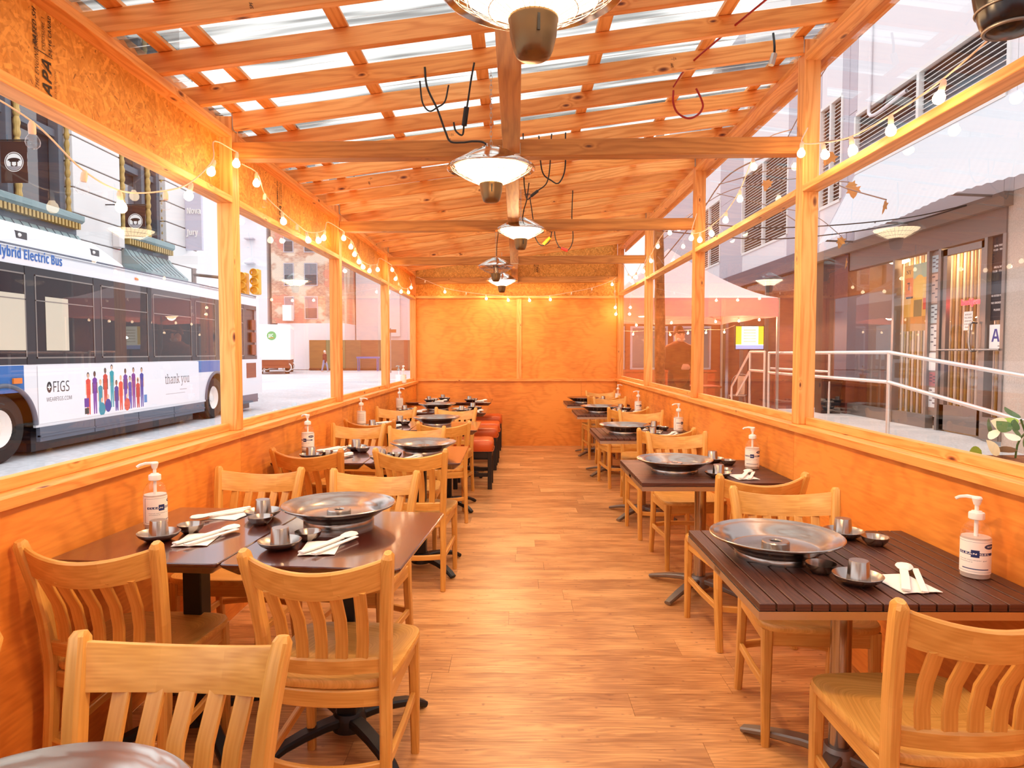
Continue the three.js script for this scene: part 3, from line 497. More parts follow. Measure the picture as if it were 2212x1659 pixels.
function makeBottle() {
  const t = new THREE.Group();
  part(t, 'bottle_body', lathe([[0, 0.0], [0.038, 0.0], [0.0415, 0.004], [0.0415, 0.135], [0.039, 0.15], [0.03, 0.166], [0.018, 0.176], [0.0155, 0.18], [0.0155, 0.188]], 36), M.clear, 'clear plastic bottle');
  part(t, 'gel', lathe([[0, 0.003], [0.0385, 0.003], [0.0395, 0.006], [0.0395, 0.128], [0, 0.128]], 30), M.gel, 'pale gel filling');
  part(t, 'label', new THREE.CylinderGeometry(0.0419, 0.0419, 0.105, 40, 1, true).translate(0, 0.07, 0), labelM, 'printed paper label');
  part(t, 'cap', lathe([[0, 0.207], [0.014, 0.207], [0.016, 0.204], [0.021, 0.202], [0.022, 0.199], [0.022, 0.183], [0.02, 0.181], [0, 0.181]], 28), M.white);
  part(t, 'pump_stem', cyl(0.006, 0.006, 0.16, 12).translate(0, 0.15, 0), M.white);
  const h = part(t, 'pump_head', merge([lathe([[0, 0.252], [0.012, 0.251], [0.0145, 0.246], [0.012, 0.236], [0.009, 0.226], [0, 0.226]], 20), bar([V(0, 0.247, 0.004), V(0, 0.248, 0.03), V(0, 0.243, 0.05), V(0, 0.236, 0.06)], 0.014, 0.009)]), M.white);
  return t;
}
const bot0 = makeBottle();
function bottle(x, y, z, spin, label) { const c = bot0.clone(); c.name = numbered('pump_bottle'); c.position.set(x, y, z); c.rotation.y = spin; scene.add(c); tag(c, label, 'bottle', 'hand gel pump bottles'); }
bottle(-1.385, DT, -2.585, -0.96, 'hand gel pump bottle by the street wall on the fifth dark table from back');
bottle(-1.416, DT, -4.6, -2.2, 'hand gel pump bottle by the street wall on the fourth dark table from back');
bottle(-1.44, DT, -6.3, 1.6, 'hand gel pump bottle by the street wall on the third dark table from back');
bottle(-1.394, DT, -8.1, 1.5, 'hand gel pump bottle by the street wall on the second dark table from back');
bottle(1.432, ST, -2.114, -2.6, 'hand gel pump bottle by the sidewalk wall on the fifth slatted table from back');
bottle(1.42, ST, -4.1, -2.34, 'hand gel pump bottle by the sidewalk wall on the fourth slatted table from back');
bottle(1.43, ST, -6.02, -1.4, 'hand gel pump bottle by the sidewalk wall on the third slatted table from back');
bottle(1.43, ST, -8.02, -1.5, 'hand gel pump bottle by the sidewalk wall on the second slatted table from back');
bottle(1.43, ST, -9.62, 1.5, 'hand gel pump bottle by the sidewalk wall on the first slatted table from back');
bottle(-1.555, 1.0, -9.35, 0.4, 'clear hand gel pump bottle standing on the window ledge of the street wall');
// ---------- hanging heaters ----------
const HEAT_CD = 6.5;
function heater(x, y, z, lit, label, topY, twist) {
  const t = thing('hanging_heater', label, 'heater', [x, y, z], twist, 'hanging electric heaters');
  part(t, 'reflector', lathe([[0.0, 0.094], [0.03, 0.094], [0.05, 0.09], [0.058, 0.082], [0.1, 0.066], [0.15, 0.036], [0.19, 0.012], [0.208, 0.0], [0.2125, -0.008], [0.2125, -0.013], [0.209, -0.014], [0.2, -0.008], [0.15, 0.02], [0.1, 0.046], [0.05, 0.06], [0, 0.062]], 56), M.chrome, 'polished steel dish');
  part(t, 'heating_lamp', lit ? lathe([[0, 0.052], [0.05, 0.05], [0.12, 0.024], [0.172, -0.004], [0.168, -0.012], [0.115, -0.044], [0.058, -0.079], [0, -0.08]], 44) : merge([new THREE.TorusGeometry(0.11, 0.008, 8, 40).rotateX(Math.PI / 2).translate(0, 0.0, 0), cyl(0.03, 0.03, 0.11, 12).translate(0, -0.02, 0)]), lit ? M.heat : M.brushed, lit ? 'glowing warm lamp behind wire mesh' : 'unlit heating ring');
  const wires = [];
  for (let k = 0; k < 36; k++) { const a = k / 36 * 6.2832, c = Math.cos(a), s = Math.sin(a); wires.push(tube([[c * 0.192, -0.01, s * 0.192], [c * 0.125, -0.052, s * 0.125], [c * 0.058, -0.083, s * 0.058]], 0.0009, 4, 4)); }
  for (const [r, h] of [[0.192, -0.01], [0.147, -0.039], [0.1, -0.063]]) wires.push(new THREE.TorusGeometry(r, 0.0014, 6, 48).rotateX(Math.PI / 2).translate(0, h, 0));
  part(t, 'guard', merge(wires), M.chrome, 'wire guard');
  const cup = part(t, 'cup', lathe([[0, -0.078], [0.05, -0.078], [0.0565, -0.08], [0.0565, -0.086], [0.0545, -0.09], [0.052, -0.118], [0.044, -0.15], [0.038, -0.163], [0.03, -0.168], [0, -0.17]], 40), M.cup, 'tapered lower housing');
  part(cup, 'slot', span(-0.003, 0.003, -0.128, -0.092, 0.0515, 0.0545), M.black);
  for (let k = 0; k < 3; k++) { const a = k * 2.1; part(t, 'bolt', cyl(0.004, 0.004, 0.012, 8).translate(Math.cos(a) * 0.04, 0.096, Math.sin(a) * 0.04), M.chrome); }
  const links = []; const n = Math.max(3, Math.floor((topY - y - 0.11) / 0.022));
  for (let k = 0; k < n; k++) { const g = new THREE.TorusGeometry(0.008, 0.0014, 5, 10).scale(0.75, 1.7, 0.75); if (k % 2) g.rotateY(Math.PI / 2); links.push(g.translate(0, 0.112 + k * 0.022, 0)); }
  part(t, 'chain', merge(links), M.zinc, 'thin link chain');
  if (lit) { const l = new THREE.PointLight(new THREE.Color(1, 0.62, 0.3), HEAT_CD); l.position.set(0, -0.02, 0); l.shadow.radius = 4; l.castShadow = true; l.name = 'heater_glow'; t.add(l); }
}
heater(0.037, 2.25, -1.56, true, 'lit round hanging heater nearest the entrance end', rafterY(0.04), 0.2);
heater(-0.123, 2.318, -3.33, true, 'lit round hanging heater just before the tie beam over the fourth dark table', rafterY(-0.12), 0.1);
heater(0.034, 2.448, -5.72, true, 'lit round hanging heater before the second tie beam from the entrance', rafterY(0.03), 0.4);
heater(-0.232, 2.385, -7.64, false, 'unlit round hanging heater with dark lamp, second from the back wall', rafterY(-0.23), 0);
heater(-0.199, 2.40, -9.2, true, 'lit round hanging heater closest to the back wall', rafterY(-0.2), 0.3);
// round black fitting up by the sidewalk wall
{
  const t = thing('black_fixture', 'glossy black round fixture hanging from the ceiling near the sidewalk wall', 'fixture', [1.057, 2.15, -1.5], 0);
  part(t, 'housing', lathe([[0, -0.045], [0.03, -0.043], [0.048, -0.034], [0.058, -0.02], [0.064, 0.0], [0.07, 0.03], [0.076, 0.07], [0.08, 0.12], [0.08, 0.2], [0.06, 0.215], [0, 0.22]], 48), M.blackGloss);
  part(t, 'lower_ring', new THREE.TorusGeometry(0.05, 0.004, 8, 48).rotateX(Math.PI / 2).translate(0, -0.034, 0), M.cast, 'dull metal ring');
  part(t, 'upper_ring', new THREE.TorusGeometry(0.0665, 0.003, 8, 48).rotateX(Math.PI / 2).translate(0, 0.008, 0), M.cast, 'dull metal ring');
  part(t, 'stem', cyl(0.012, 0.012, rafterY(1.07) - 2.34, 12).translate(0, (rafterY(1.07) - 2.34) / 2 + 0.216, 0), M.black);
}
// ---------- string lights ----------
const bulbGeo = lathe([[0, -0.052], [0.01, -0.05], [0.018, -0.042], [0.0205, -0.031], [0.018, -0.02], [0.011, -0.01], [0.0085, 0], [0, 0]], 18), socketGeo = lathe([[0, 0.03], [0.006, 0.03], [0.008, 0.024], [0.0105, 0.018], [0.0105, -0.004], [0.009, -0.008], [0, -0.008]], 14);
const BULB_CD = 0.07;
function strand(label, pts, P, hang = 0.03) { // P(point) -> [x, y, z]; the last entry of a point: 1 lit, 0 unlit, 'c' only cord
  const t = thing('string_light', label, 'string light', [0, 0, 0], 0, 'string lights');
  const path = pts.map((q) => V(...P(q)));
  part(t, 'cord', tube(path, 0.0032, pts.length * 8, 6), M.cord, 'pale cord');
  pts.forEach((q, i) => {
    const k = q[q.length - 1]; if (k === 'c') return;
    const b = part(t, 'bulb', bulbGeo, k ? M.bulb : M.clear, k ? 'glowing round bulb' : 'unlit clear bulb');
    b.position.copy(path[i]).add(V(0, -hang, 0)); b.rotation.set(rr(-0.25, 0.25), 0, rr(-0.25, 0.25));
    part(b, 'socket', socketGeo, M.cord);
    if (k) { const l = new THREE.PointLight(new THREE.Color(1, 0.6, 0.28), BULB_CD); l.position.copy(b.position).add(V(0, -0.03, 0)); l.shadow.radius = 0.8; l.castShadow = true; l.name = 'bulb_glow'; t.add(l); }
  });
}
const SL1 = [[2.181, 1.851, 'c'], [2.121, 2.08, 0], [2.039, 2.321, 0], [2.021, 2.533, 1], [2.098, 2.862, 0], [2.184, 3.08, 1], [2.352, 3.317, 1], [2.493, 3.492, 'c'], [2.47, 3.6, 1]],
  SL2 = [[2.47, 3.82, 'c'], [2.436, 3.87, 1], [2.346, 3.99, 0], [2.302, 4.292, 1], [2.279, 4.571, 0], [2.269, 4.792, 1], [2.306, 5.037, 1], [2.355, 5.221, 1], [2.478, 5.56, 'c'], [2.45, 5.8, 1]],
  SL3 = [[2.46, 6.02, 'c'], [2.418, 6.06, 1], [2.372, 6.2, 1], [2.324, 6.34, 1], [2.293, 6.485, 1], [2.299, 6.828, 1], [2.355, 7.193, 1], [2.476, 7.655, 'c'], [2.45, 8.02, 1]],
  SL4 = [[2.46, 8.24, 'c'], [2.376, 8.309, 1], [2.295, 8.487, 0], [2.257, 8.689, 1], [2.294, 9.209, 1], [2.385, 9.496, 1], [2.485, 9.714, 'c']];
const onL = ([y, d, k]) => [k === 'c' ? -1.522 : -1.46, y, -d], onR = ([y, d, k]) => [k === 'c' ? 1.522 : 1.46, y, -d];
strand('string of clear and lit bulbs sagging across the street window nearest the entrance', SL1, onL);
strand('string of lit bulbs along the strand board of the second street bay from the entrance', SL2, onL);
strand('string of lit bulbs along the strand board of the third street bay from the entrance', SL3, onL);
strand('string of lit bulbs along the strand board beside the back wall', SL4, onL);
strand('string of lit bulbs along the sidewalk window that begins at the black fixture', [[2.46, 2.1, 'c'], [2.361, 2.399, 1], [2.352, 2.718, 1], [2.367, 3.029, 1], [2.422, 3.302, 1], [2.505, 3.56, 1], [2.6, 3.64, 'c']], onR);
strand('string of lit bulbs swagged in the sidewalk window by the dry branches', [[2.66, 3.85, 'c'], [2.67, 4.017, 0], [2.628, 4.279, 1], [2.489, 4.526, 1], [2.408, 4.82, 1], [2.376, 5.182, 1], [2.382, 5.494, 1], [2.439, 5.75, 1], [2.6, 5.84, 'c']], onR);
strand('string of lit bulbs swagged in the sidewalk window by the tree trunk', [[2.64, 6.04, 'c'], [2.6, 6.2, 1], [2.63, 6.6, 1], [2.579, 7.109, 1], [2.485, 7.52, 1], [2.417, 7.898, 1], [2.55, 8.06, 'c']], onR);
strand('string of lit bulbs in the last sidewalk window next to the back wall', [[2.55, 8.26, 'c'], [2.404, 8.4, 1], [2.39, 8.7, 1], [2.462, 9.0, 1], [2.677, 9.411, 0], [2.8, 9.584, 'c']], onR);
strand('string of bulbs swagged across the strand board of the back wall', [[-1.5, 2.56, 'c'], [-1.373, 2.513, 0], [-1.076, 2.395, 1], [-0.757, 2.333, 0], [-0.458, 2.294, 1], [-0.132, 2.27, 1], [0.187, 2.266, 1], [0.499, 2.28, 1], [0.817, 2.332, 0], [1.122, 2.394, 0], [1.426, 2.504, 1], [1.488, 2.55, 'c']], ([x, y]) => [x, y, -10.27]);
strand('short tail of bulbs hanging down the post at the back corner by the sidewalk wall', [[1.46, 2.5, 'c'], [1.465, 2.36, 0], [1.48, 2.16, 1], [1.49, 2.06, 1], [1.49, 2.03, 'c']], ([x, y]) => [x, y, -10.25]);

// ---------- cables under the roof ----------
function cable(label, pts, r = 0.005, mat = M.cable, extra) {
  const t = thing('power_cable', label, 'cable'); part(t, 'wire', tube(pts, r, pts.length * 8, 8), mat);
  (extra || []).forEach(([p, q, rad, m, n]) => part(t, n || 'connector', bar([V(...p), V(...p).lerp(V(...q), 0.25), V(...p).lerp(V(...q), 0.75), V(...q)], rad * 2, rad * 2, V(0, 0, 1), 0.3), m || M.black));
}
cable('black power cable looping down to the lit heater before the first tie beam', [[-0.44, 2.79, -3.33], [-0.43, 2.7, -3.33], [-0.38, 2.59, -3.33], [-0.34, 2.48, -3.33], [-0.32, 2.44, -3.33], [-0.26, 2.435, -3.33], [-0.21, 2.44, -3.33], [-0.16, 2.435, -3.33], [-0.138, 2.415, -3.33]]);
cable('black cable with an inline plug hanging beside the heater chain', [[-0.2, 2.79, -3.28], [-0.215, 2.72, -3.29], [-0.23, 2.63, -3.3], [-0.24, 2.57, -3.3], [-0.25, 2.52, -3.3], [-0.26, 2.46, -3.3], [-0.29, 2.48, -3.3], [-0.3, 2.52, -3.3]], 0.0045, M.cable, [[[-0.238, 2.59, -3.3], [-0.25, 2.505, -3.3], 0.012]]);
cable('short loop of black cable stapled under the rafters near the inline plug', [[-0.47, 2.74, -3.37], [-0.45, 2.62, -3.35], [-0.42, 2.59, -3.35], [-0.38, 2.61, -3.35], [-0.35, 2.63, -3.35], [-0.33, 2.72, -3.37]], 0.004);
cable('black cable with a small plug hanging past the centre beam above the second lit heater', [[0.04, 2.8, -4.35], [0.045, 2.6, -4.38], [0.05, 2.48, -4.4], [0.07, 2.4, -4.4], [0.1, 2.43, -4.4], [0.14, 2.46, -4.4], [0.19, 2.5, -4.38], [0.22, 2.8, -4.36]], 0.004, M.cable, [[[0.09, 2.42, -4.4], [0.135, 2.455, -4.4], 0.009]]);
cable('thin black wire drooping between rafters on the sidewalk side of the centre beam', [[0.14, 2.8, -4.4], [0.17, 2.56, -4.4], [0.22, 2.52, -4.4], [0.26, 2.5, -4.4], [0.3, 2.56, -4.4], [0.31, 2.82, -4.4]], 0.0045);
cable('black cable feeding the third heater from the entrance', [[0.1, 2.8, -5.6], [0.08, 2.66, -5.62], [0.06, 2.6, -5.66], [0.05, 2.55, -5.72]], 0.0045);
cable('black cable with yellow and red plugs looping behind the third heater', [[0.12, 2.84, -6.29], [0.15, 2.62, -6.25], [0.16, 2.48, -6.2], [0.22, 2.39, -6.2], [0.29, 2.42, -6.2], [0.33, 2.6, -6.2], [0.35, 2.45, -6.2], [0.39, 2.37, -6.2], [0.45, 2.34, -6.2], [0.5, 2.41, -6.2], [0.5, 2.66, -6.25], [0.51, 2.9, -6.29]], 0.0045, M.cable, [[[0.24, 2.4, -6.2], [0.3, 2.46, -6.2], 0.013, M.yellow], [[0.4, 2.365, -6.2], [0.46, 2.343, -6.2], 0.013, M.red]]);
cable('red and black loop of wire hanging under the rafters by the sidewalk wall', [[0.9, 2.93, -4.0], [0.9, 2.86, -4.0], [0.92, 2.81, -4.0], [0.96, 2.78, -4.0], [1.0, 2.772, -4.0], [1.05, 2.8, -4.0], [1.07, 2.84, -4.0], [1.06, 2.88, -4.0], [1.03, 2.94, -4.0]], 0.006, M.red);
cable('red wire running along the clear roof near the sidewalk wall', [[1.3, 3.02, -2.6], [1.15, 3.0, -3.0], [1.02, 2.98, -3.4], [0.92, 2.97, -3.8], [0.9, 2.95, -4.0]], 0.005, M.red);
cable('short black cord with a grey plug hanging by the bracket of the sidewalk post', [[1.29, 3.03, -3.52], [1.29, 2.96, -3.5], [1.29, 2.91, -3.5]], 0.006, M.black, [[[1.29, 2.92, -3.5], [1.275, 2.865, -3.5], 0.014, M.zinc, 'plug']]);
cable('thin black cord down to the unlit heater', [[-0.2, 2.78, -7.6], [-0.22, 2.6, -7.64], [-0.222, 2.5, -7.64]], 0.004);
// ---------- street side ----------
const planeUV = (g, s) => { const p = g.attributes.position, uv = g.attributes.uv; for (let i = 0; i < p.count; i++) uv.setXY(i, p.getX(i) / s, p.getZ(i) / s); return g; };
{
  const s = struct('street', 'pale grey asphalt street'); part(s, 'asphalt', planeUV(span(-70, -1.72, -0.5, -0.15, -150, 25), 6), M.asphalt); part(s, 'asphalt_beyond', planeUV(span(-1.72, 60, -0.5, -0.17, -150, -22), 6), M.asphalt);
}
const txt = await new FontLoader().loadAsync('fonts/droid/droid_sans_bold.typeface.json');
const letters = (s, size, depth = 0.02) => { const g = new TextGeometry(s, { font: txt, size, depth, curveSegments: 3, bevelEnabled: false }); g.computeBoundingBox(); return g; };
// city bus, its side along x = -7.2
{
  const X = -7.2, Z0 = -6.7, Z1 = -18.9, bus = thing('city_bus', 'white hybrid city bus with a printed side banner standing in the street', 'bus', [X, 0, 0]);
  const side = (y0, y1, z0, z1, x0 = 0, x1 = -0.03) => span(x0, x1, y0, y1, z0, z1);
  const lower = new THREE.Shape(), wr = 0.62, wy = 0.34, dx = Math.sqrt(wr * wr - (0.3 - wy) ** 2), a0 = Math.atan2(0.3 - wy, dx);
  lower.moveTo(-Z0, 0.3); for (const zc of [9.52, 16.35]) { lower.lineTo(zc - dx, 0.3); lower.absarc(zc, wy, wr, Math.PI - a0, a0, true); } lower.lineTo(-Z1, 0.3); lower.lineTo(-Z1, 1.25); lower.lineTo(-Z0, 1.25);
  part(bus, 'lower_side', new THREE.ExtrudeGeometry(lower, { depth: 0.04, bevelEnabled: false }).rotateY(Math.PI / 2).translate(-0.04, 0, 0), M.busWhite);
  part(bus, 'body_core', merge([span(-0.06, -2.5, 1.25, 2.96, Z0, Z1), span(-0.6, -2.5, 0.0, 1.3, Z0, Z1), span(-0.2, -2.4, -0.09, 0.28, -10.3, -15.5), span(-0.2, -2.4, -0.09, 0.28, -17.2, -18.8)]), M.busDark, 'dark body behind the panels');
  part(bus, 'roof_band', loft([[0, 2.7], [0.0, 2.9], [-0.06, 2.97], [-0.3, 3.02], [-2.3, 3.02], [-2.5, 2.9], [-2.5, 2.7]].length ? [Z0, Z1].map((z) => [[0, 2.7], [0.0, 2.9], [-0.05, 2.97], [-0.3, 3.03], [-2.3, 3.03], [-2.52, 2.9], [-2.52, 2.7]].map(([x, y]) => V(x, y, z))) : [], 0.4), M.busWhite);
  const fair = part(bus, 'roof_fairing', loft([[-7.4, 0.4], [-7.9, 1], [-12.1, 1], [-12.75, 0.25]].map(([z, k]) => [[-0.12, 3.0], [-0.14, 3.0 + 0.2 * k], [-0.3, 3.0 + 0.36 * k], [-2.2, 3.0 + 0.36 * k], [-2.36, 3.0]].map(([x, y]) => V(x, y, z))), 0.3), M.busWhite);
  for (const z of [-10.15, -11.92]) { part(fair, 'lamp_recess', span(-0.13, -0.2, 3.1, 3.22, z - 0.12, z + 0.12, 0.01), M.busDark); part(fair, 'lamp_eye', new THREE.SphereGeometry(0.03, 10, 8).translate(-0.13, 3.16, z + 0.05), M.white); }
  part(bus, 'drip_rail', side(2.965, 2.985, Z0, Z1, 0.012), M.busGrey);
  // window band with panes, bars and sheets of paper
  const zs = [-6.9, -8.35, -10.1, -11.72, -13.42, -15.2, -16.4, -18.1];
  for (let i = 0; i < zs.length - 1; i++) {
    const a = zs[i] - 0.1, b = zs[i + 1] + 0.1;
    const w = part(bus, 'window_pane', side(1.36, 2.58, a, b, 0.0, -0.02), M.busGlass);
    part(w, 'window_trim', merge([side(1.34, 1.362, a, b, 0.008), side(2.57, 2.59, a, b, 0.008), side(2.2, 2.215, a, b, 0.008), side(1.34, 2.59, a, a - 0.02, 0.008), side(1.34, 2.59, b, b + 0.02, 0.008)]), M.frame);
    part(bus, 'window_pillar', side(1.25, 2.7, zs[i + 1] - 0.1, zs[i + 1] + 0.1, 0.004), M.busDark);
  }
  part(bus, 'window_sill', merge([side(1.25, 1.34, Z0, Z1), side(2.59, 2.7, Z0, Z1)]), M.busDark);
  for (const [z0, z1] of [[-8.9, -9.2], [-9.42, -10.0], [-10.42, -10.95]]) part(bus, 'paper_sheet', side(1.46, 2.28, z0, z1, 0.006, 0.002), std({ color: 0xcfc8b4, roughness: 0.9 }), 'beige paper taped in the window');
  part(bus, 'marker_lamp', side(2.8, 2.84, -12.9, -13.0, 0.02), M.orange, 'orange marker'); part(bus, 'marker_lamp', side(0.98, 1.06, -9.68, -9.85, 0.03), M.orange, 'orange marker');
  part(bus, 'blue_panel', side(0.85, 1.24, -8.9, -9.92, 0.004), M.busBlue); part(bus, 'blue_panel', side(0.98, 1.24, -15.35, -17.2, 0.003), M.busBlue);
  // printed banner
  const ad = canvasTex(2048, 352, (g, W, H) => {
    g.fillStyle = '#e9ecf3'; g.fillRect(0, 0, W, H);
    g.fillStyle = '#222226'; g.beginPath(); g.ellipse(98, 134, 22, 34, 0, 0, 7); g.fill(); g.fillStyle = '#fff'; g.fillRect(94, 118, 8, 32); g.fillRect(84, 130, 28, 8);
    g.fillStyle = '#26262a'; g.font = '92px sans-serif'; g.save(); g.translate(126, 166); g.scale(0.86, 1); g.fillText('FIGS', 0, 0); g.restore(); g.font = '34px sans-serif'; g.save(); g.translate(70, 222); g.scale(0.98, 1); g.fillText('WEARFIGS.COM', 0, 0); g.restore();
    const cols = ['#d8432f', '#6d2f9b', '#1c8fa5', '#c8402e', '#1d9aa8', '#4a3a93', '#dd4a34', '#5a2d94', '#4b46a8', '#7a2d8d', '#c23a34', '#3d3a9a'], skin = ['#e2b79a', '#6b4331', '#e5bd9f', '#5d3a2b', '#e6c2a8', '#8a5b42', '#e3b596', '#70472f', '#e0b394', '#c99373', '#7a4d38', '#d9a98a'];
    const px = [475, 545, 606, 664, 740, 792, 846, 905, 962, 1010, 1066, 1120], tops = [56, 50, 108, 30, 8, 120, 88, 40, 96, 34, 110, 36];
    px.forEach((x, i) => { const h = tops[i], c = cols[i], w = 25; g.fillStyle = ['#2a1a14', '#201510', '#d8b070', '#1c1410'][i % 4]; g.beginPath(); g.ellipse(x, h + 16, 13, 19, 0, 0, 7); g.fill(); g.fillStyle = skin[i]; g.beginPath(); g.ellipse(x, h + 20, 9.5, 15, 0, 0, 7); g.fill(); g.fillRect(x - 4, h + 32, 8, 12);
      g.fillStyle = c; g.beginPath(); g.moveTo(x - w, h + 52); g.lineTo(x - 6, h + 40); g.lineTo(x + 6, h + 40); g.lineTo(x + w, h + 52); g.lineTo(x + w - 6, h + 150); g.lineTo(x - w + 6, h + 150); g.fill(); g.fillStyle = skin[i]; g.fillRect(x - w - 3, h + 74, 8, 74); g.fillRect(x + w - 5, h + 74, 8, 74);
      g.fillStyle = c; g.globalAlpha = 0.92; g.beginPath(); g.moveTo(x - w + 5, h + 148); g.lineTo(x + w - 5, h + 148); g.lineTo(x + w - 8, Math.min(338, h + 300)); g.lineTo(x + 5, Math.min(338, h + 300)); g.lineTo(x, h + 190); g.lineTo(x - 5, Math.min(338, h + 300)); g.lineTo(x - w + 8, Math.min(338, h + 300)); g.fill(); g.globalAlpha = 1; });
    for (const [x, y, c] of [[690, 230, '#2f3a96'], [920, 240, '#d4503a'], [620, 250, '#1c8fa5']]) { g.fillStyle = c; g.beginPath(); g.ellipse(x, y + 62, 36, 46, 0, 0, 7); g.fill(); g.fillStyle = '#e2b79a'; g.beginPath(); g.ellipse(x, y, 12, 17, 0, 0, 7); g.fill(); }
    g.fillStyle = '#5f3397'; g.fillRect(430, 226, 48, 60); g.fillStyle = '#333'; g.fillRect(432, 292, 44, 40); g.fillStyle = '#3f86c8'; g.fillRect(1146, 246, 42, 60);
    g.fillStyle = '#3a3338'; g.font = '104px serif'; g.save(); g.translate(1462, 178); g.scale(0.82, 1); g.fillText('thank you', 0, 0); g.restore(); g.fillRect(1470, 262, 320, 2); g.fillRect(1700, 232, 120, 3);
  });
  part(bus, 'side_banner', new THREE.PlaneGeometry(5.2, 0.88).rotateY(Math.PI / 2).translate(0.006, 0.79, -12.8), print(ad), 'printed banner with a row of people and lettering');
  const ht = letters('Hybrid Electric Bus', 0.148, 0.004).scale(0.74, 1, 1).rotateY(Math.PI / 2);
  part(bus, 'lettering', ht.translate(0.002, 2.79, -9.46), std({ color: 0x1f63b4, roughness: 0.5 }), 'blue lettering');
  // skirt, wheels
  const cuts = [-6.7, -8.85, -10.2, -11.55, -12.9, -14.25, -15.65, -17.05, -18.9];
  for (let i = 0; i < 8; i++) if (i !== 1 && i !== 6) part(bus, 'skirt_panel', merge([side(0.08, 0.3, cuts[i] - 0.01, cuts[i + 1] + 0.01, 0.01, -0.05), side(0.15, 0.175, cuts[i] - 0.01, cuts[i + 1] + 0.01, 0.025)]), M.busGrey);
  for (const z of [-9.52, -16.35]) {
    part(bus, 'wheel_arch', new THREE.TorusGeometry(0.62, 0.035, 8, 40, Math.PI).rotateY(Math.PI / 2).translate(0.0, 0.34, z), M.busGrey);
    const w = part(bus, 'wheel', lathe([[0.26, -0.14], [0.44, -0.14], [0.5, -0.1], [0.5, 0.08], [0.46, 0.13], [0.3, 0.14], [0.27, 0.1]], 40).rotateZ(-Math.PI / 2).translate(-0.2, 0.35, z), M.rubber, 'black tyre');
    part(w, 'hub', lathe([[0, 0.06], [0.08, 0.06], [0.1, 0.02], [0.2, 0.0], [0.27, 0.1], [0.3, 0.12]], 32).rotateZ(-Math.PI / 2).translate(-0.2, 0.35, z), M.white, 'white wheel rim');
  }
  // rear end
  part(bus, 'rear_panel', merge([span(0, -2.5, 0.3, 1.3, Z1, Z1 - 0.35), span(0, -2.5, 1.3, 3.0, Z1, Z1 - 0.2)]), M.busWhite);
  for (let k = 0; k < 3; k++) part(bus, 'rear_vent', side(2.05 - k * 0.34, 2.32 - k * 0.34, Z1 + 0.35, Z1 + 0.08, 0.006), M.redwood, 'brown louvre'); part(bus, 'engine_grille', side(0.75, 1.15, Z1 + 0.75, Z1 + 0.1, 0.008), M.redwood, 'brown mesh grille');
}
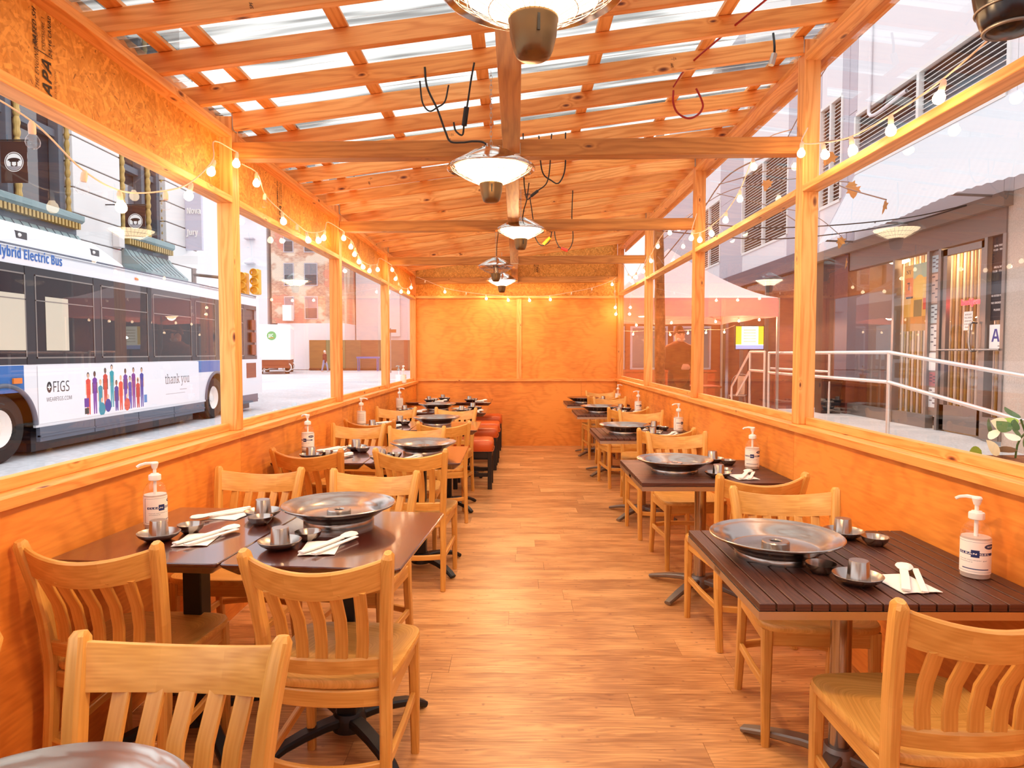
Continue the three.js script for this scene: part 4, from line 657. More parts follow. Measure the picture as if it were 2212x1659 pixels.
// stone fronted building across the street
{
  const X = -12.5, b = thing('stone_building', 'pale stone building with teal bay windows and gold columns behind the bus', 'building', [X, 0, 0]);
  part(b, 'wall', span(-0.6, -1.2, -0.1, 14, -8, -27), M.lime);
  const pil = (z0, z1) => { for (let k = 0; k < 16; k++) { const y0 = 0.33 + k * 0.72; part(b, 'stone_block', span(0, -0.65, y0 + 0.035, y0 + 0.72, -z0, -z1, 0.02), M.lime); } part(b, 'joint_core', span(-0.04, -0.6, 0, 12.6, -z0 - 0.04, -z1 + 0.04), M.limeDark); };
  pil(12.4, 14.0); pil(19.4, 21.7); pil(24.5, 26.9);
  for (const [z0, z1] of [[14.0, 19.4], [21.7, 24.5]]) {
    const w = z1 - z0;
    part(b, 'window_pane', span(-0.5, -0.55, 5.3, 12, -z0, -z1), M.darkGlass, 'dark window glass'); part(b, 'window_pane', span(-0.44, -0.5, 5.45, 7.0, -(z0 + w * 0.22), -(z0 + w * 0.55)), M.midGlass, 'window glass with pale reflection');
    for (const k of [0.0, 0.6, 0.98]) { const z = z0 + 0.08 + (w - 0.25) * k; part(b, 'mullion', span(-0.2, -0.5, 5.3, 12, -z, -z - 0.2, 0.02), M.slate);
      const prof = []; for (let q = 0; q <= 90; q++) prof.push([0.055 + 0.035 * Math.abs(Math.sin(q * 0.9)), 5.3 + q * 0.075]); part(b, 'gold_column', lathe([[0, 5.3], ...prof, [0, 12.1]], 10).translate(-0.15, 0, -z - 0.3), M.gold, 'gold beaded column'); part(b, 'mullion', span(-0.22, -0.5, 5.3, 12, -z - 0.38, -z - 0.52, 0.02), M.slate); }
    part(b, 'transom', span(-0.3, -0.5, 7.4, 7.6, -z0, -z1), M.slate);
    part(b, 'sill_cornice', loft([[-0.6, 5.05], [0.25, 5.05], [0.3, 5.12], [0.3, 5.26], [0.1, 5.34], [-0.6, 5.36]].length ? [-z0, -z1].map((z) => [[-0.6, 5.05], [0.22, 5.05], [0.3, 5.12], [0.3, 5.26], [0.1, 5.34], [-0.6, 5.36]].map(([x, y]) => V(x, y, z))) : [], 0.3), M.teal, 'grey teal cornice');
    const den = []; for (let z = z0 + 0.05; z < z1 - 0.05; z += 0.14) den.push(span(0.05, 0.24, 4.88, 5.05, -z, -z - 0.08)); part(b, 'dentils', merge(den), M.gold, 'row of gold dentils');
    part(b, 'frieze', span(-0.5, 0.05, 4.7, 5.05, -z0, -z1), M.slate);
    const sk = (x0, x1, z) => [[-0.5, 4.75], [0.1, 4.72], [0.25, 4.5], [0.75, 4.05], [0.75, 3.95], [-0.5, 3.95]].map(([x, y]) => V(x, y, z));
    part(b, 'skirt_roof', loft([sk(0, 0, -z0), sk(0, 0, -z1)], 0.3), M.teal, 'ribbed copper green skirt roof');
    for (let z = z0 + 0.12; z < z1; z += 0.3) part(b, 'roof_rib', merge([rod(V(0.1, 4.73, -z), V(0.25, 4.51, -z), 0.014, 5), rod(V(0.25, 4.51, -z), V(0.75, 4.06, -z), 0.014, 5)]), M.slate);
    const rb = []; for (let z = z0; z < z1; z += 0.09) rb.push(span(0.5, 0.56, 3.5, 3.95, -z, -z - 0.05)); part(b, 'ribbed_band', merge(rb), M.gold, 'gold ribbed band'); part(b, 'shop_front', span(-0.5, 0.4, 0, 3.9, -z0, -z1), M.brown);
  }
  part(b, 'alarm_box', span(0.0, 0.22, 4.7, 5.25, -21.2, -21.5, 0.02), M.lime);
  const sg = part(b, 'projecting_sign', span(0.0, 0.62, 5.3, 7.45, -25.9, -26.05, 0.01), std({ color: 0xc9c6d4, roughness: 0.6 }), 'lilac grey projecting sign');
  for (const [s, y] of [['Nova', 6.65], ['Jury', 5.85]]) { part(sg, 'sign_letters', letters(s, 0.22, 0.05).scale(0.7, 1, 1).translate(0.08, y, -25.9), M.white, 'white raised letters'); }
  // hanging banners
  const emblem = canvasTex(256, 384, (g, W, H) => { g.fillStyle = '#3b1f1a'; g.fillRect(0, 0, W, H); g.strokeStyle = '#efece8'; g.lineWidth = 7; g.fillStyle = '#efece8'; g.beginPath(); g.arc(128, 190, 88, 0, 7); g.stroke(); g.beginPath(); g.arc(128, 190, 78, 0, 7); g.fill(); g.fillStyle = '#2c1a18'; g.beginPath(); g.ellipse(128, 178, 62, 26, 0, Math.PI, 0); g.fill(); g.fillRect(84, 176, 88, 14); g.fillRect(96, 190, 12, 48); g.fillRect(148, 190, 12, 48); g.beginPath(); g.arc(112, 236, 14, 0, 7); g.arc(144, 236, 14, 0, 7); g.fill(); g.fillStyle = '#9a9498'; g.beginPath(); g.arc(128, 190, 76, 0.55, 2.6); g.fill(); g.fillStyle = '#efece8'; g.font = 'bold 24px sans-serif'; g.fillText('DESSERT', 72, 140); });
  for (const [z, y, k] of [[-15.9, 6.3, 'next to the bus front'], [-20.9, 5.9, 'beside the second bay window']]) {
    const t = thing('banner_flag', `brown banner with a round white emblem hanging ${k}`, 'banner', [X + 0.9, y, z], 0, 'brown banners');
    part(t, 'cloth', new THREE.BoxGeometry(0.62, 0.95, 0.012, 6, 8, 1).translate(0, -0.48, 0), print(emblem, { roughness: 0.9 })); part(t, 'arm', rod(V(-0.9, 0.02, 0), V(0.34, 0.02, 0), 0.018), M.black);
  }
}
// far end of the street
{
  const w = thing('white_tower', 'tall white building with small white shelf fins far up the street', 'building', [0, 0, 0]); part(w, 'wall', span(-70, -22.6, -0.1, 21, -62, -75), M.wall); for (let k = 0; k < 14; k++) part(w, 'fin', span(-24.4 - (k % 2) * 1.6, -23.6 - (k % 2) * 1.6, 5 + Math.floor(k / 2) * 2.2, 5.1 + Math.floor(k / 2) * 2.2, -61.4, -62), M.wallGrey);
  const X0 = -22.2, X1 = -15.6, Z = -62, b = thing('brick_building', 'old brick tenement with worn red paint far up the street', 'building', [0, 0, 0]);
  part(b, 'wall', uvm(span(X0, X1, 4.1, 20, Z, Z - 12), 'x', 8, 8), M.brick); part(b, 'ground_floor', span(X0 + 0.5, X1, -0.1, 4.1, Z, Z - 12), M.wall);
  for (let r = 0; r < 5; r++) for (const [x, wd] of [[-20.6, 0.75], [-18.6, 1.05], [-16.4, 0.9]]) { const y = 4.55 + r * 3.0; const f = part(b, 'window', span(x - wd / 2 - 0.08, x + wd / 2 + 0.08, y - 0.08, y + 1.98, Z - 0.1, Z + 0.06), M.wallGrey); part(f, 'pane', span(x - wd / 2, x + wd / 2, y, y + 0.92, Z, Z + 0.08), M.darkGlass); part(f, 'pane', span(x - wd / 2, x + wd / 2, y + 0.98, y + 1.9, Z, Z + 0.1), M.midGlass); }
  part(b, 'air_conditioner', span(-21.0, -20.2, 4.3, 5.7, Z + 0.05, Z + 0.7, 0.02), M.white);
  const f = thing('white_block', 'plain white building past the brick tenement', 'building'); part(f, 'wall', span(-15.5, -8.4, -0.15, 21, -66, -80), M.wall); part(f, 'pier', span(-12.2, -11.2, 3.0, 21, -65.6, -66), M.wall);
  const h = thing('hoarding', 'brown and green plywood hoarding along the far pavement', 'fence'); [[-18.4, -16.9, 0x86663e], [-16.9, -15.2, 0x6a7452], [-15.2, -13.8, 0x70604a], [-13.8, -11.6, 0x745444], [-11.6, -10, 0x6a5e56], [-10, -8.2, 0x6c4a3e]].forEach(([x0, x1, c]) => part(h, 'board', span(x0 + 0.01, x1 - 0.01, -0.15, 2.55, -60.5, -60.6), std({ color: c, roughness: 0.9 }))); part(h, 'base', span(-18.4, -8.2, -0.1, 0.05, -60.4, -60.6), M.brown);
  solo('red_building', merge([span(-8.3, -6.4, -0.1, 16, -64, -74)]), std({ color: 0x9c6a68, roughness: 0.9 }), 'narrow reddish building at the end of the far pavement', 'building');
  // box truck
  const t = thing('box_truck', 'white box truck with a round green logo parked up the street', 'truck', [-17.9, -0.05, -50], 0.27);
  part(t, 'cargo_box', span(-1.25, 1.25, 0.95, 3.55, 0, -6, 0.03), M.white); const logo = canvasTex(128, 128, (g) => { g.fillStyle = '#f4f4f2'; g.fillRect(0, 0, 128, 128); g.fillStyle = '#57b06a'; g.beginPath(); g.arc(64, 64, 58, 0, 7); g.fill(); g.fillStyle = '#fff'; g.font = 'bold 48px sans-serif'; g.fillText('JJC', 24, 76); g.fillStyle = '#d98a3a'; g.fillRect(34, 86, 60, 10); });
  part(t, 'logo', new THREE.CircleGeometry(0.36, 28).translate(-0.05, 2.72, 0.01), print(logo)); part(t, 'side_logo', new THREE.CircleGeometry(0.36, 28).rotateY(Math.PI / 2).translate(1.255, 2.5, -2.5), print(logo)); part(t, 'side_panel', span(1.25, 1.265, 1.3, 3.3, -0.4, -5.5), M.wall);
  part(t, 'chassis', span(-1.1, 1.1, 0.45, 0.95, -0.1, -8), M.redwood); part(t, 'cab', span(-1.1, 1.1, 0.5, 2.5, -6.1, -8, 0.1), M.white); part(t, 'bumper', span(-1.2, 1.2, 0.35, 0.5, 0.1, -0.2), M.redwood);
  for (const [x, z] of [[-0.95, -1.3], [0.95, -1.3], [-0.95, -7], [0.95, -7]]) { const w2 = part(t, 'wheel', cyl(0.48, 0.48, 0.3, 20).rotateZ(Math.PI / 2).translate(x, 0.38, z), M.rubber); part(w2, 'rim', new THREE.TorusGeometry(0.3, 0.05, 8, 20).translate(x, 0.38, z + 0.5), M.white); }
  // traffic signal, street sign, cart
  const s = thing('traffic_signal', 'yellow traffic signal head above the rear of the bus', 'traffic light', [-7.45, 0, -19.6]); part(s, 'pole', rod(V(-3.2, -0.1, -3), V(-3.2, 4.2, -3), 0.08), M.frame); part(s, 'arm', rod(V(-3.2, 4.0, -3), V(-0.3, 3.5, 0), 0.05), M.frame); for (const [x, y] of [[-0.35, 3.35], [0.0, 3.45]]) { const hd = part(s, 'signal_head', span(x - 0.1, x + 0.1, y - 0.36, y + 0.36, -0.15, 0.1, 0.03), M.yellow); for (const k of [-0.25, 0, 0.25]) part(hd, 'visor', lathe([[0.1, 0], [0.1, 0.12], [0.11, 0.12], [0.11, 0]], 14).rotateX(Math.PI / 2).translate(x, y + k, 0.1), M.yellow); }
  const g = thing('street_sign', 'thin pole with a small red street sign near the far crossing', 'street sign', [-9.6, 0, -52]); part(g, 'pole', rod(V(0, -0.1, 0), V(0, 3.3, 0), 0.05), M.frame); part(g, 'plate', span(-0.45, 0.45, 2.95, 3.2, 0.05, 0.1), M.redwood);
  const c = thing('food_cart', 'small blue cart on the far pavement beside the hoarding', 'cart', [-12.4, 0, -57]); part(c, 'tray', span(-0.9, 0.9, 0.95, 1.1, -0.4, 0.4), M.busBlue); for (const [x, z] of [[-0.8, -0.3], [0.8, -0.3], [-0.8, 0.3], [0.8, 0.3]]) part(c, 'leg', rod(V(x, -0.1, z), V(x, 0.95, z), 0.04), M.busBlue);
}
// ---------- people ----------
function sdfMesh(bones, lo, hi, res, blend) { // bones: [ax,ay,az,ra, bx,by,bz,rb]
  const mc = new MarchingCubes(res, M.white, false, false, 60000); mc.isolation = 0;
  const c = [0, 1, 2].map((k) => (lo[k] + hi[k]) / 2), h = Math.max(...[0, 1, 2].map((k) => (hi[k] - lo[k]) / 2)), half = res / 2;
  for (let k = 0; k < res; k++) for (let j = 0; j < res; j++) for (let i = 0; i < res; i++) {
    const p = [c[0] + (i - half) / half * h, c[1] + (j - half) / half * h, c[2] + (k - half) / half * h];
    let e = 0;
    for (const [ax, ay, az, ra, bx, by, bz, rb] of bones) { const dx = bx - ax, dy = by - ay, dz = bz - az, q = clamp(((p[0] - ax) * dx + (p[1] - ay) * dy + (p[2] - az) * dz) / (dx * dx + dy * dy + dz * dz + 1e-9)), d = Math.hypot(p[0] - ax - dx * q, p[1] - ay - dy * q, p[2] - az - dz * q) - (ra + (rb - ra) * q); e += Math.exp(-Math.max(-1.5, d) / blend); }
    mc.field[i + j * res + k * res * res] = blend * Math.log(Math.max(e, 1e-30));
  }
  mc.update();
  const g = new THREE.BufferGeometry(), n = mc.count; g.setAttribute('position', new THREE.BufferAttribute(mc.positionArray.slice(0, n * 3), 3)); g.setAttribute('normal', new THREE.BufferAttribute(mc.normalArray.slice(0, n * 3), 3));
  g.scale(h, h, h).translate(...c); g.setAttribute('uv', new THREE.BufferAttribute(new Float32Array(n * 2), 2)); return g;
}
function person(label, pos, ry, o) {
  const t = thing('person', label, 'person', pos, ry, o.group), H = o.h || 1.72, k = H / 1.72, sw = o.stride || 0.08;
  const B = [[0, 0.95, 0, 0.14, 0, 1.2, 0, 0.14], [0, 1.2, 0, 0.14, 0, 1.38, 0, 0.13], [-0.1, 1.38, 0, 0.075, 0.1, 1.38, 0, 0.075], [0, 1.42, 0, 0.055, 0, 1.54, 0.01, 0.05],
    [0, 1.56, 0.03, 0.075, 0, 1.64, 0.01, 0.095], [0, 1.585, 0.11, 0.012, 0, 1.605, 0.1, 0.01]];
  for (const s of [-1, 1]) { const z = s * sw;
    B.push([s * 0.09, 0.93, 0, 0.095, s * 0.1, 0.5, z * 0.6 + 0.02, 0.065], [s * 0.1, 0.5, z * 0.6 + 0.02, 0.062, s * 0.1, 0.09, z, 0.042], [s * 0.1, 0.045, z - 0.03, 0.045, s * 0.11, 0.04, z + 0.15, 0.035]);
    const el = o.arms === 'fold' ? [s * 0.25, 1.1, 0.05] : [s * 0.25, 1.1, -z * 0.6], ha = o.arms === 'fold' ? [s * 0.06, 1.08, 0.2] : [s * 0.26, 0.85, -z + 0.06];
    B.push([s * 0.19, 1.37, 0, 0.06, ...el, 0.048], [...el, 0.046, ...ha, 0.034]);
    const hd = V(...ha).sub(V(...el)).normalize(); for (let f = 0; f < 4; f++) { const a = V(...ha).addScaledVector(hd, 0.03).add(V(0, 0, (f - 1.5) * 0.018)), b = a.clone().addScaledVector(hd, 0.07 - 0.008 * Math.abs(f - 1.2)); B.push([a.x, a.y, a.z, 0.012, b.x, b.y, b.z, 0.009]); } const th = V(...ha).add(V(0, 0, 0.035)); B.push([ha[0], ha[1], ha[2], 0.02, th.x, th.y - 0.03, th.z, 0.01]); }
  const body = part(t, 'body', sdfMesh(B, [-0.45, 0, -0.4], [0.45, 1.75, 0.4], 72, 0.018), std({ color: o.skin, roughness: 0.7 }));
  const wrap = (list, grow) => list.map((b) => [b[0], b[1], b[2], b[3] + grow, b[4], b[5], b[6], b[7] + grow]);
  const arms = []; B.forEach((b, i) => { if ((i - 6) % 10 === 3 || (i - 6) % 10 === 4) arms.push(b); }); const legs = []; B.forEach((b, i) => { if (i >= 6 && [0, 1].includes((i - 6) % 10)) legs.push(b); });
  part(t, 'jacket', sdfMesh(wrap([...B.slice(0, 3), ...arms], 0.024).concat([[0, 0.86, 0, 0.16, 0, 1.0, 0, 0.165]]), [-0.45, 0.5, -0.4], [0.45, 1.55, 0.4], 56, 0.02), std({ color: o.jacket, roughness: 0.85 }));
  part(t, 'trousers', sdfMesh(wrap([...legs, [0, 0.9, 0, 0.12, 0, 0.98, 0, 0.13]], 0.012), [-0.45, 0, -0.4], [0.45, 1.15, 0.4], 52, 0.015), std({ color: o.trousers, roughness: 0.85 }));
  part(t, 'hat', sdfMesh([[0, 1.66, -0.005, 0.1, 0, 1.71, -0.01, 0.08], [-0.05, 1.66, 0.09, 0.012, 0.05, 1.66, 0.09, 0.012]], [-0.16, 1.52, -0.16], [0.16, 1.84, 0.16], 28, 0.012), std({ color: o.hat, roughness: 0.9 }));
  part(t, 'face_mask', sdfMesh([[-0.045, 1.545, 0.075, 0.03, 0.045, 1.545, 0.075, 0.03]], [-0.1, 1.45, -0.0], [0.1, 1.65, 0.15], 24, 0.01), std({ color: o.mask, roughness: 0.9 }));
  for (const s of [-1, 1]) part(t, 'eye', new THREE.SphereGeometry(0.009, 8, 6).translate(s * 0.032, 1.625, 0.098), M.black);
  t.scale.setScalar(k);
}
person('pedestrian in a dark red jacket and blue jeans walking past the green hoarding', [-15.9, -0.15, -56.5], 1.3, { skin: 0xd9a78a, jacket: 0x6b2c2a, trousers: 0x8fa0c8, hat: 0xd9d4d0, mask: 0xe8e4e0, stride: 0.22 });
person('pedestrian in a brown coat and dark trousers beside the one in jeans', [-15.1, -0.15, -56.6], 1.2, { skin: 0xe0b397, jacket: 0x7a4a3a, trousers: 0x3a2a2a, hat: 0xf0dcd4, mask: 0xf0ece8, arms: 'fold', stride: 0.12 });
// ---------- sidewalk side ----------
const FX = 5.3;                                       // shop front plane
{
  const s = struct('sidewalk', 'pale concrete sidewalk'); part(s, 'paving', planeUV(span(1.66, FX + 0.5, -0.4, 0.08, -22, 12), 2.2), M.concrete);
  const p = struct('ramp', 'raised concrete entrance platform with a ramp');
  part(p, 'platform', planeUV(span(4.2, FX + 2.6, 0.08, 0.45, -11.9, -7.97), 1.8), M.concrete);
  for (let k = 0; k < 2; k++) part(p, 'step', span(4.2, FX, 0.08, 0.45 - 0.12 * (k + 1), -11.9 - 0.3 * k, -12.2 - 0.3 * k), M.concrete);
  const sh = new THREE.Shape([[7.97, 0.08], [7.97, 0.45], [4.3, 0.08]].map((q) => new THREE.Vector2(...q)));
  part(p, 'ramp_slab', planeUV(new THREE.ExtrudeGeometry(sh, { depth: FX - 4.2, bevelEnabled: false }).rotateY(Math.PI / 2).translate(4.2, 0, 0), 1.8), M.concrete);
}
// handrail
{
  const t = thing('handrail', 'double stainless steel handrail along the entrance ramp', 'handrail'), R = 0.022, X = 4.33, bend = (list) => merge(list.slice(1).map((q, i) => rod(V(...list[i]), V(...q), R, 14)).concat(list.map((q) => new THREE.SphereGeometry(R, 12, 8).translate(...q))));
  part(t, 'top_rail', bend([[X, 1.425, -11.75], [X, 1.43, -7.97], [X, 1.215, -5.75], [X, 1.03, -3.9]]), M.rail); part(t, 'lower_rail', bend([[X, 1.085, -11.75], [X, 1.085, -7.97], [X, 0.83, -5.75], [X, 0.63, -3.9]]), M.rail);
  for (const [z, y, h] of [[-11.75, 0.45, 1.425], [-7.97, 0.45, 1.43], [-5.2, 0.17, 1.165], [-3.9, 0.08, 1.03]]) part(t, 'post', rod(V(X, y, z), V(X, h, z), R, 14), M.rail);
  const u = thing('stair_rail', 'stainless steel rail stepping down from the far end of the platform', 'handrail');
  part(u, 'top_rail', bend([[X, 1.44, -11.95], [X, 1.44, -12.7], [X, 0.75, -13.75], [X - 0.01, 0.55, -13.75]]), M.rail); part(u, 'lower_rail', bend([[X, 1.1, -11.95], [X, 1.1, -12.7], [X, 0.6, -13.45]]), M.rail);
  for (const [z, y, h] of [[-11.95, 0.45, 1.44], [-12.7, 0.08, 1.44], [-13.75, 0.08, 0.75]]) part(u, 'post', rod(V(X, y, z), V(X, h, z), R, 14), M.rail);
  const v = thing('wall_rail', 'short stainless rail standing before the wood panel of the shop front', 'handrail'); part(v, 'rail', bend([[5.0, 1.12, -13.5], [5.0, 1.12, -10.95]]), M.rail); part(v, 'top_rail', bend([[5.0, 1.42, -13.5], [5.0, 1.42, -10.95]]), M.rail); part(v, 'post', rod(V(5.0, 0.45, -10.95), V(5.0, 1.42, -10.95), R, 14), M.rail);
}
// shop building
{
  const b = thing('shop_building', 'grey stone and glass shop building along the sidewalk', 'building');
  // upper wall of panels with window openings
  const bands = [[3.15, 6.2], [6.2, 10]], zs = [8, -3.6, -7.2];
  const win = [[7.55, 10.85, 4.25, 5.1], [11.35, 12.1, 3.95, 5.6], [13.55, 16.2, 3.75, 5.5], [18, 20, 3.8, 5.4]];
  const wallPiece = (z0, z1, y0, y1, m = M.wall) => part(b, 'wall_panel', span(FX, FX + 0.25, y0 + 0.004, y1 - 0.004, -z0 - 0.004, -z1 + 0.004), m);
  let zc = -8;
  for (const [a, c, y0, y1] of win) { for (let z = zc; z < a - 0.01; z += 2.2) { const e = Math.min(z + 2.2, a); wallPiece(z, e, 3.15, 5.2, zc > 10 ? M.wallGrey : M.wall); wallPiece(z, e, 5.2, 9, zc > 10 ? M.wallGrey : M.wall); } wallPiece(a, c, 3.15, y0); wallPiece(a, c, y1, 9); zc = c; }
  wallPiece(zc, 26, 3.15, 9, M.wallGrey);
  for (const [a, c, y0, y1] of win) {
    const w = part(b, 'louvered_window', span(FX + 0.06, FX + 0.24, y0, y1, -a, -c), M.louverBack, 'dark window behind white bars');
    part(w, 'frame', merge([span(FX - 0.02, FX + 0.05, y0 - 0.05, y0, -a, -c), span(FX - 0.02, FX + 0.05, y1, y1 + 0.05, -a, -c), span(FX - 0.02, FX + 0.05, y0, y1, -a + 0.05, -a), span(FX - 0.02, FX + 0.05, y0, y1, -c, -c - 0.05), span(FX - 0.02, FX + 0.05, y0, y1, -(a + c) / 2 - 0.03, -(a + c) / 2 + 0.03)]), M.louver);
    const n = Math.round((y1 - y0) / 0.06); for (let i = 1; i < n; i++) part(w, 'louver_bar', span(FX + 0.03, FX + 0.038, y0 + i / n * (y1 - y0) - 0.005, y0 + i / n * (y1 - y0) + 0.005, -a, -c), M.louver);
    part(w, 'sash', merge([span(FX + 0.05, FX + 0.062, y0 + (y1 - y0) * 0.34, y0 + (y1 - y0) * 0.5, -a, -c)]), M.slate);
  }
  part(b, 'downpipe', tube([[FX - 0.04, 7, -10.4], [FX - 0.04, 5.2, -10.4], [FX - 0.06, 4.95, -10.35], [FX - 0.05, 4.95, -9.4]], 0.025, 30, 8), M.wall); part(b, 'wall_joint', span(FX - 0.01, FX + 0.01, 3.2, 9, -11.1, -11.22), M.wallGrey);
  // ground floor
  part(b, 'stone_pier', uvm(span(FX, FX + 0.3, 0.08, 3.15, 8, -7.47), 'z', 1.2, 1.2), M.stone, 'speckled grey stone wall'); part(b, 'wood_panel', uvm(span(FX, FX + 0.2, 0.45, 3.0, -11.42, -12.9), 'y', 2.4, 0.8), M.brown, 'dark brown wood panel'); part(b, 'red_post', span(FX - 0.04, FX + 0.3, 0.45, 3.1, -10.94, -11.4), std({ color: 0x5c2c26, roughness: 0.5 }));
  part(b, 'soffit', span(FX - 0.1, FX + 0.4, 3.0, 3.15, -7.4, -13), std({ color: 0x7d6e66, roughness: 0.8 })); part(b, 'fascia', span(FX - 0.06, FX + 0.1, 2.98, 3.3, -13, -26), std({ color: 0x6f5a60, roughness: 0.7 })); part(b, 'lintel', merge([span(FX - 0.02, FX + 0.1, 2.72, 3.0, -7.47, -10.95)]), std({ color: 0x7c6c66, roughness: 0.6 }));
  const gl = (z0, z1, y0, y1) => { const w = part(b, 'shop_pane', new THREE.PlaneGeometry(z1 - z0, y1 - y0).rotateY(-Math.PI / 2).translate(FX + 0.03, (y0 + y1) / 2, -(z0 + z1) / 2), M.pane, 'clear shop glass'); return w; };
  gl(9.7, 10.95, 0.62, 2.72); gl(8.9, 9.62, 0.62, 2.72); gl(7.52, 7.76, 0.72, 2.72);
  for (const z of [7.49, 7.78, 8.62, 8.86, 9.66, 10.97]) part(b, 'mullion', span(FX - 0.02, FX + 0.08, 0.45, 2.72, -z - 0.025, -z + 0.025), M.frame); part(b, 'kick_plate', merge([span(FX - 0.01, FX + 0.06, 0.45, 0.62, -8.88, -10.95), span(FX - 0.03, FX + 0.06, 0.45, 0.7, -7.49, -7.78)]), M.frame);
  part(b, 'flyer_board', span(FX + 0.02, FX + 0.05, 0.62, 2.72, -8.63, -8.86), M.frame);
  // glass door
  const d = part(b, 'glass_door', merge([span(FX, FX + 0.05, 0.47, 0.78, -7.8, -8.58), span(FX, FX + 0.05, 2.62, 2.7, -7.8, -8.58), span(FX, FX + 0.05, 0.47, 2.7, -8.5, -8.58), span(FX, FX + 0.05, 0.47, 2.7, -7.8, -7.88)]), M.frame, 'steel framed glass door');
  part(d, 'door_pane', new THREE.PlaneGeometry(0.62, 1.84).rotateY(-Math.PI / 2).translate(FX + 0.03, 1.7, -8.19), M.pane); part(d, 'pull_handle', tube([[FX, 1.77, -7.92], [FX - 0.06, 1.77, -7.93], [FX - 0.07, 1.72, -7.94], [FX - 0.07, 1.5, -7.94], [FX - 0.06, 1.45, -7.93], [FX, 1.45, -7.92]], 0.014, 40, 8), M.steel, 'steel pull handle'); part(d, 'push_bar', rod(V(FX - 0.03, 1.46, -8.6), V(FX - 0.03, 1.46, -7.5), 0.012), M.steel);
  // room behind the glass
  part(b, 'room_floor', span(FX + 0.3, FX + 2.6, 0.44, 0.455, -7.4, -11), M.brown); part(b, 'room_ceiling', span(FX + 0.1, FX + 2.6, 2.9, 3.0, -7.4, -11), std({ color: 0x6a5040, roughness: 0.8 })); part(b, 'room_side', merge([span(FX + 0.3, FX + 2.6, 0.45, 3, -7.3, -7.4), span(FX + 0.3, FX + 2.6, 0.45, 3, -11, -11.1)]), std({ color: 0x7a5a40, roughness: 0.8 })); part(b, 'room_back', span(FX + 2.2, FX + 2.4, 0.45, 3.0, -7.4, -11), std({ color: 0x4a3426, roughness: 0.8 }));
  const rib = cyl(0.022, 0.022, 2.4, 6); for (let k = 0; k < 46; k++) { const m = part(b, 'wall_rib', rib, k % 2 ? M.gold : M.ivory); m.position.set(FX + 0.75, 1.7, -7.55 - k * 0.073); }
  part(b, 'rib_backing', span(FX + 0.77, FX + 0.82, 0.5, 2.9, -7.5, -10.95), std({ color: 0x8a5a26, roughness: 0.7 }));
  // prints
  const poster = canvasTex(256, 420, (g, W, H) => { g.fillStyle = '#e5b04c'; g.fillRect(0, 0, W, H); g.fillStyle = '#9cc0a4'; g.fillRect(90, 0, 166, 90); g.fillStyle = '#e8843a'; g.fillRect(10, 80, 80, 120); g.fillStyle = '#e9c04e'; g.beginPath(); g.ellipse(150, 150, 60, 80, 0, 0, 7); g.fill(); g.fillStyle = '#7a7440'; g.fillRect(100, 225, 80, 120); g.fillStyle = '#b98430'; g.fillRect(0, 330, W, 90); g.fillStyle = '#2a2420'; g.fillRect(20, 200, 70, 12); g.fillRect(30, 110, 26, 8); g.fillRect(44, 118, 8, 40); g.fillStyle = '#39332c'; g.font = 'bold 34px serif'; g.fillText('NY', 18, 56); g.fillStyle = '#d9542c'; g.fillRect(190, 220, 60, 70); });
  part(b, 'wall_poster', span(FX + 0.09, FX + 0.1, 1.72, 2.62, -8.98, -9.58), print(poster), 'framed yellow and orange poster');
  const flyers = canvasTex(128, 1024, (g, W, H) => { g.fillStyle = '#8d7a70'; g.fillRect(0, 0, W, H); const cs = ['#a9c3cf', '#c9ab9c', '#c6cfd0', '#e4e2df', '#cfd6dc', '#a85a5a', '#d6dde0']; let y = 10; cs.forEach((c, i) => { const h = [110, 190, 120, 170, 120, 90, 130][i]; g.fillStyle = c; g.fillRect(8, y, W - 16, h); g.fillStyle = 'rgba(60,50,60,0.7)'; for (let k = 0; k < 6; k++) g.fillRect(18 + (k % 2) * 40, y + 14 + k * (h - 30) / 6, 34, 8); y += h + 10; }); });
  part(b, 'flyer', new THREE.PlaneGeometry(0.22, 2.0).rotateY(-Math.PI / 2).translate(FX + 0.018, 1.68, -8.745), print(flyers), 'column of paper flyers');
  const hours = canvasTex(160, 800, (g, W, H) => { g.fillStyle = '#2c2226'; g.fillRect(0, 0, W, H); g.fillStyle = '#efe9e4'; g.textAlign = 'center'; g.font = 'bold 24px sans-serif'; [['HOURS OF', 40], ['OPERATION', 70], ['SUN-THUR', 180], ['11:30 - 10:00', 214], ['FRI & SAT', 360], ['11:30 - 11:00', 394], ['NO OUTSIDE FOOD', 600], ['NO SMOKING', 660], ['PLEASE', 720]].forEach(([s, y]) => g.fillText(s, 80, y, 150)); });
  part(b, 'hours_sign', new THREE.PlaneGeometry(0.2, 1.05).rotateY(-Math.PI / 2).translate(FX + 0.02, 2.31, -7.63), print(hours), 'black sign with white opening hours');
  const A = canvasTex(128, 176, (g, W, H) => { g.fillStyle = '#f4f4f4'; g.fillRect(0, 0, W, H); g.fillStyle = '#4c4a94'; g.font = 'bold 128px sans-serif'; g.textAlign = 'center'; g.fillText('A', 64, 122); g.fillStyle = '#555'; g.fillRect(88, 150, 26, 5); });
  part(b, 'grade_card', new THREE.PlaneGeometry(0.2, 0.275).rotateY(-Math.PI / 2).translate(FX + 0.015, 1.6, -7.63), print(A), 'white card with a blue letter A');
  const note = canvasTex(128, 168, (g, W, H) => { g.fillStyle = '#f3ede6'; g.fillRect(0, 0, W, H); g.fillStyle = '#6a4a40'; g.font = 'bold 18px sans-serif'; g.textAlign = 'center'; ["WE'RE NOT", 'FULL INSIDE', 'please wait', 'to be seated', 'thank you'].forEach((s, i) => g.fillText(s, 64, 34 + i * 28)); });
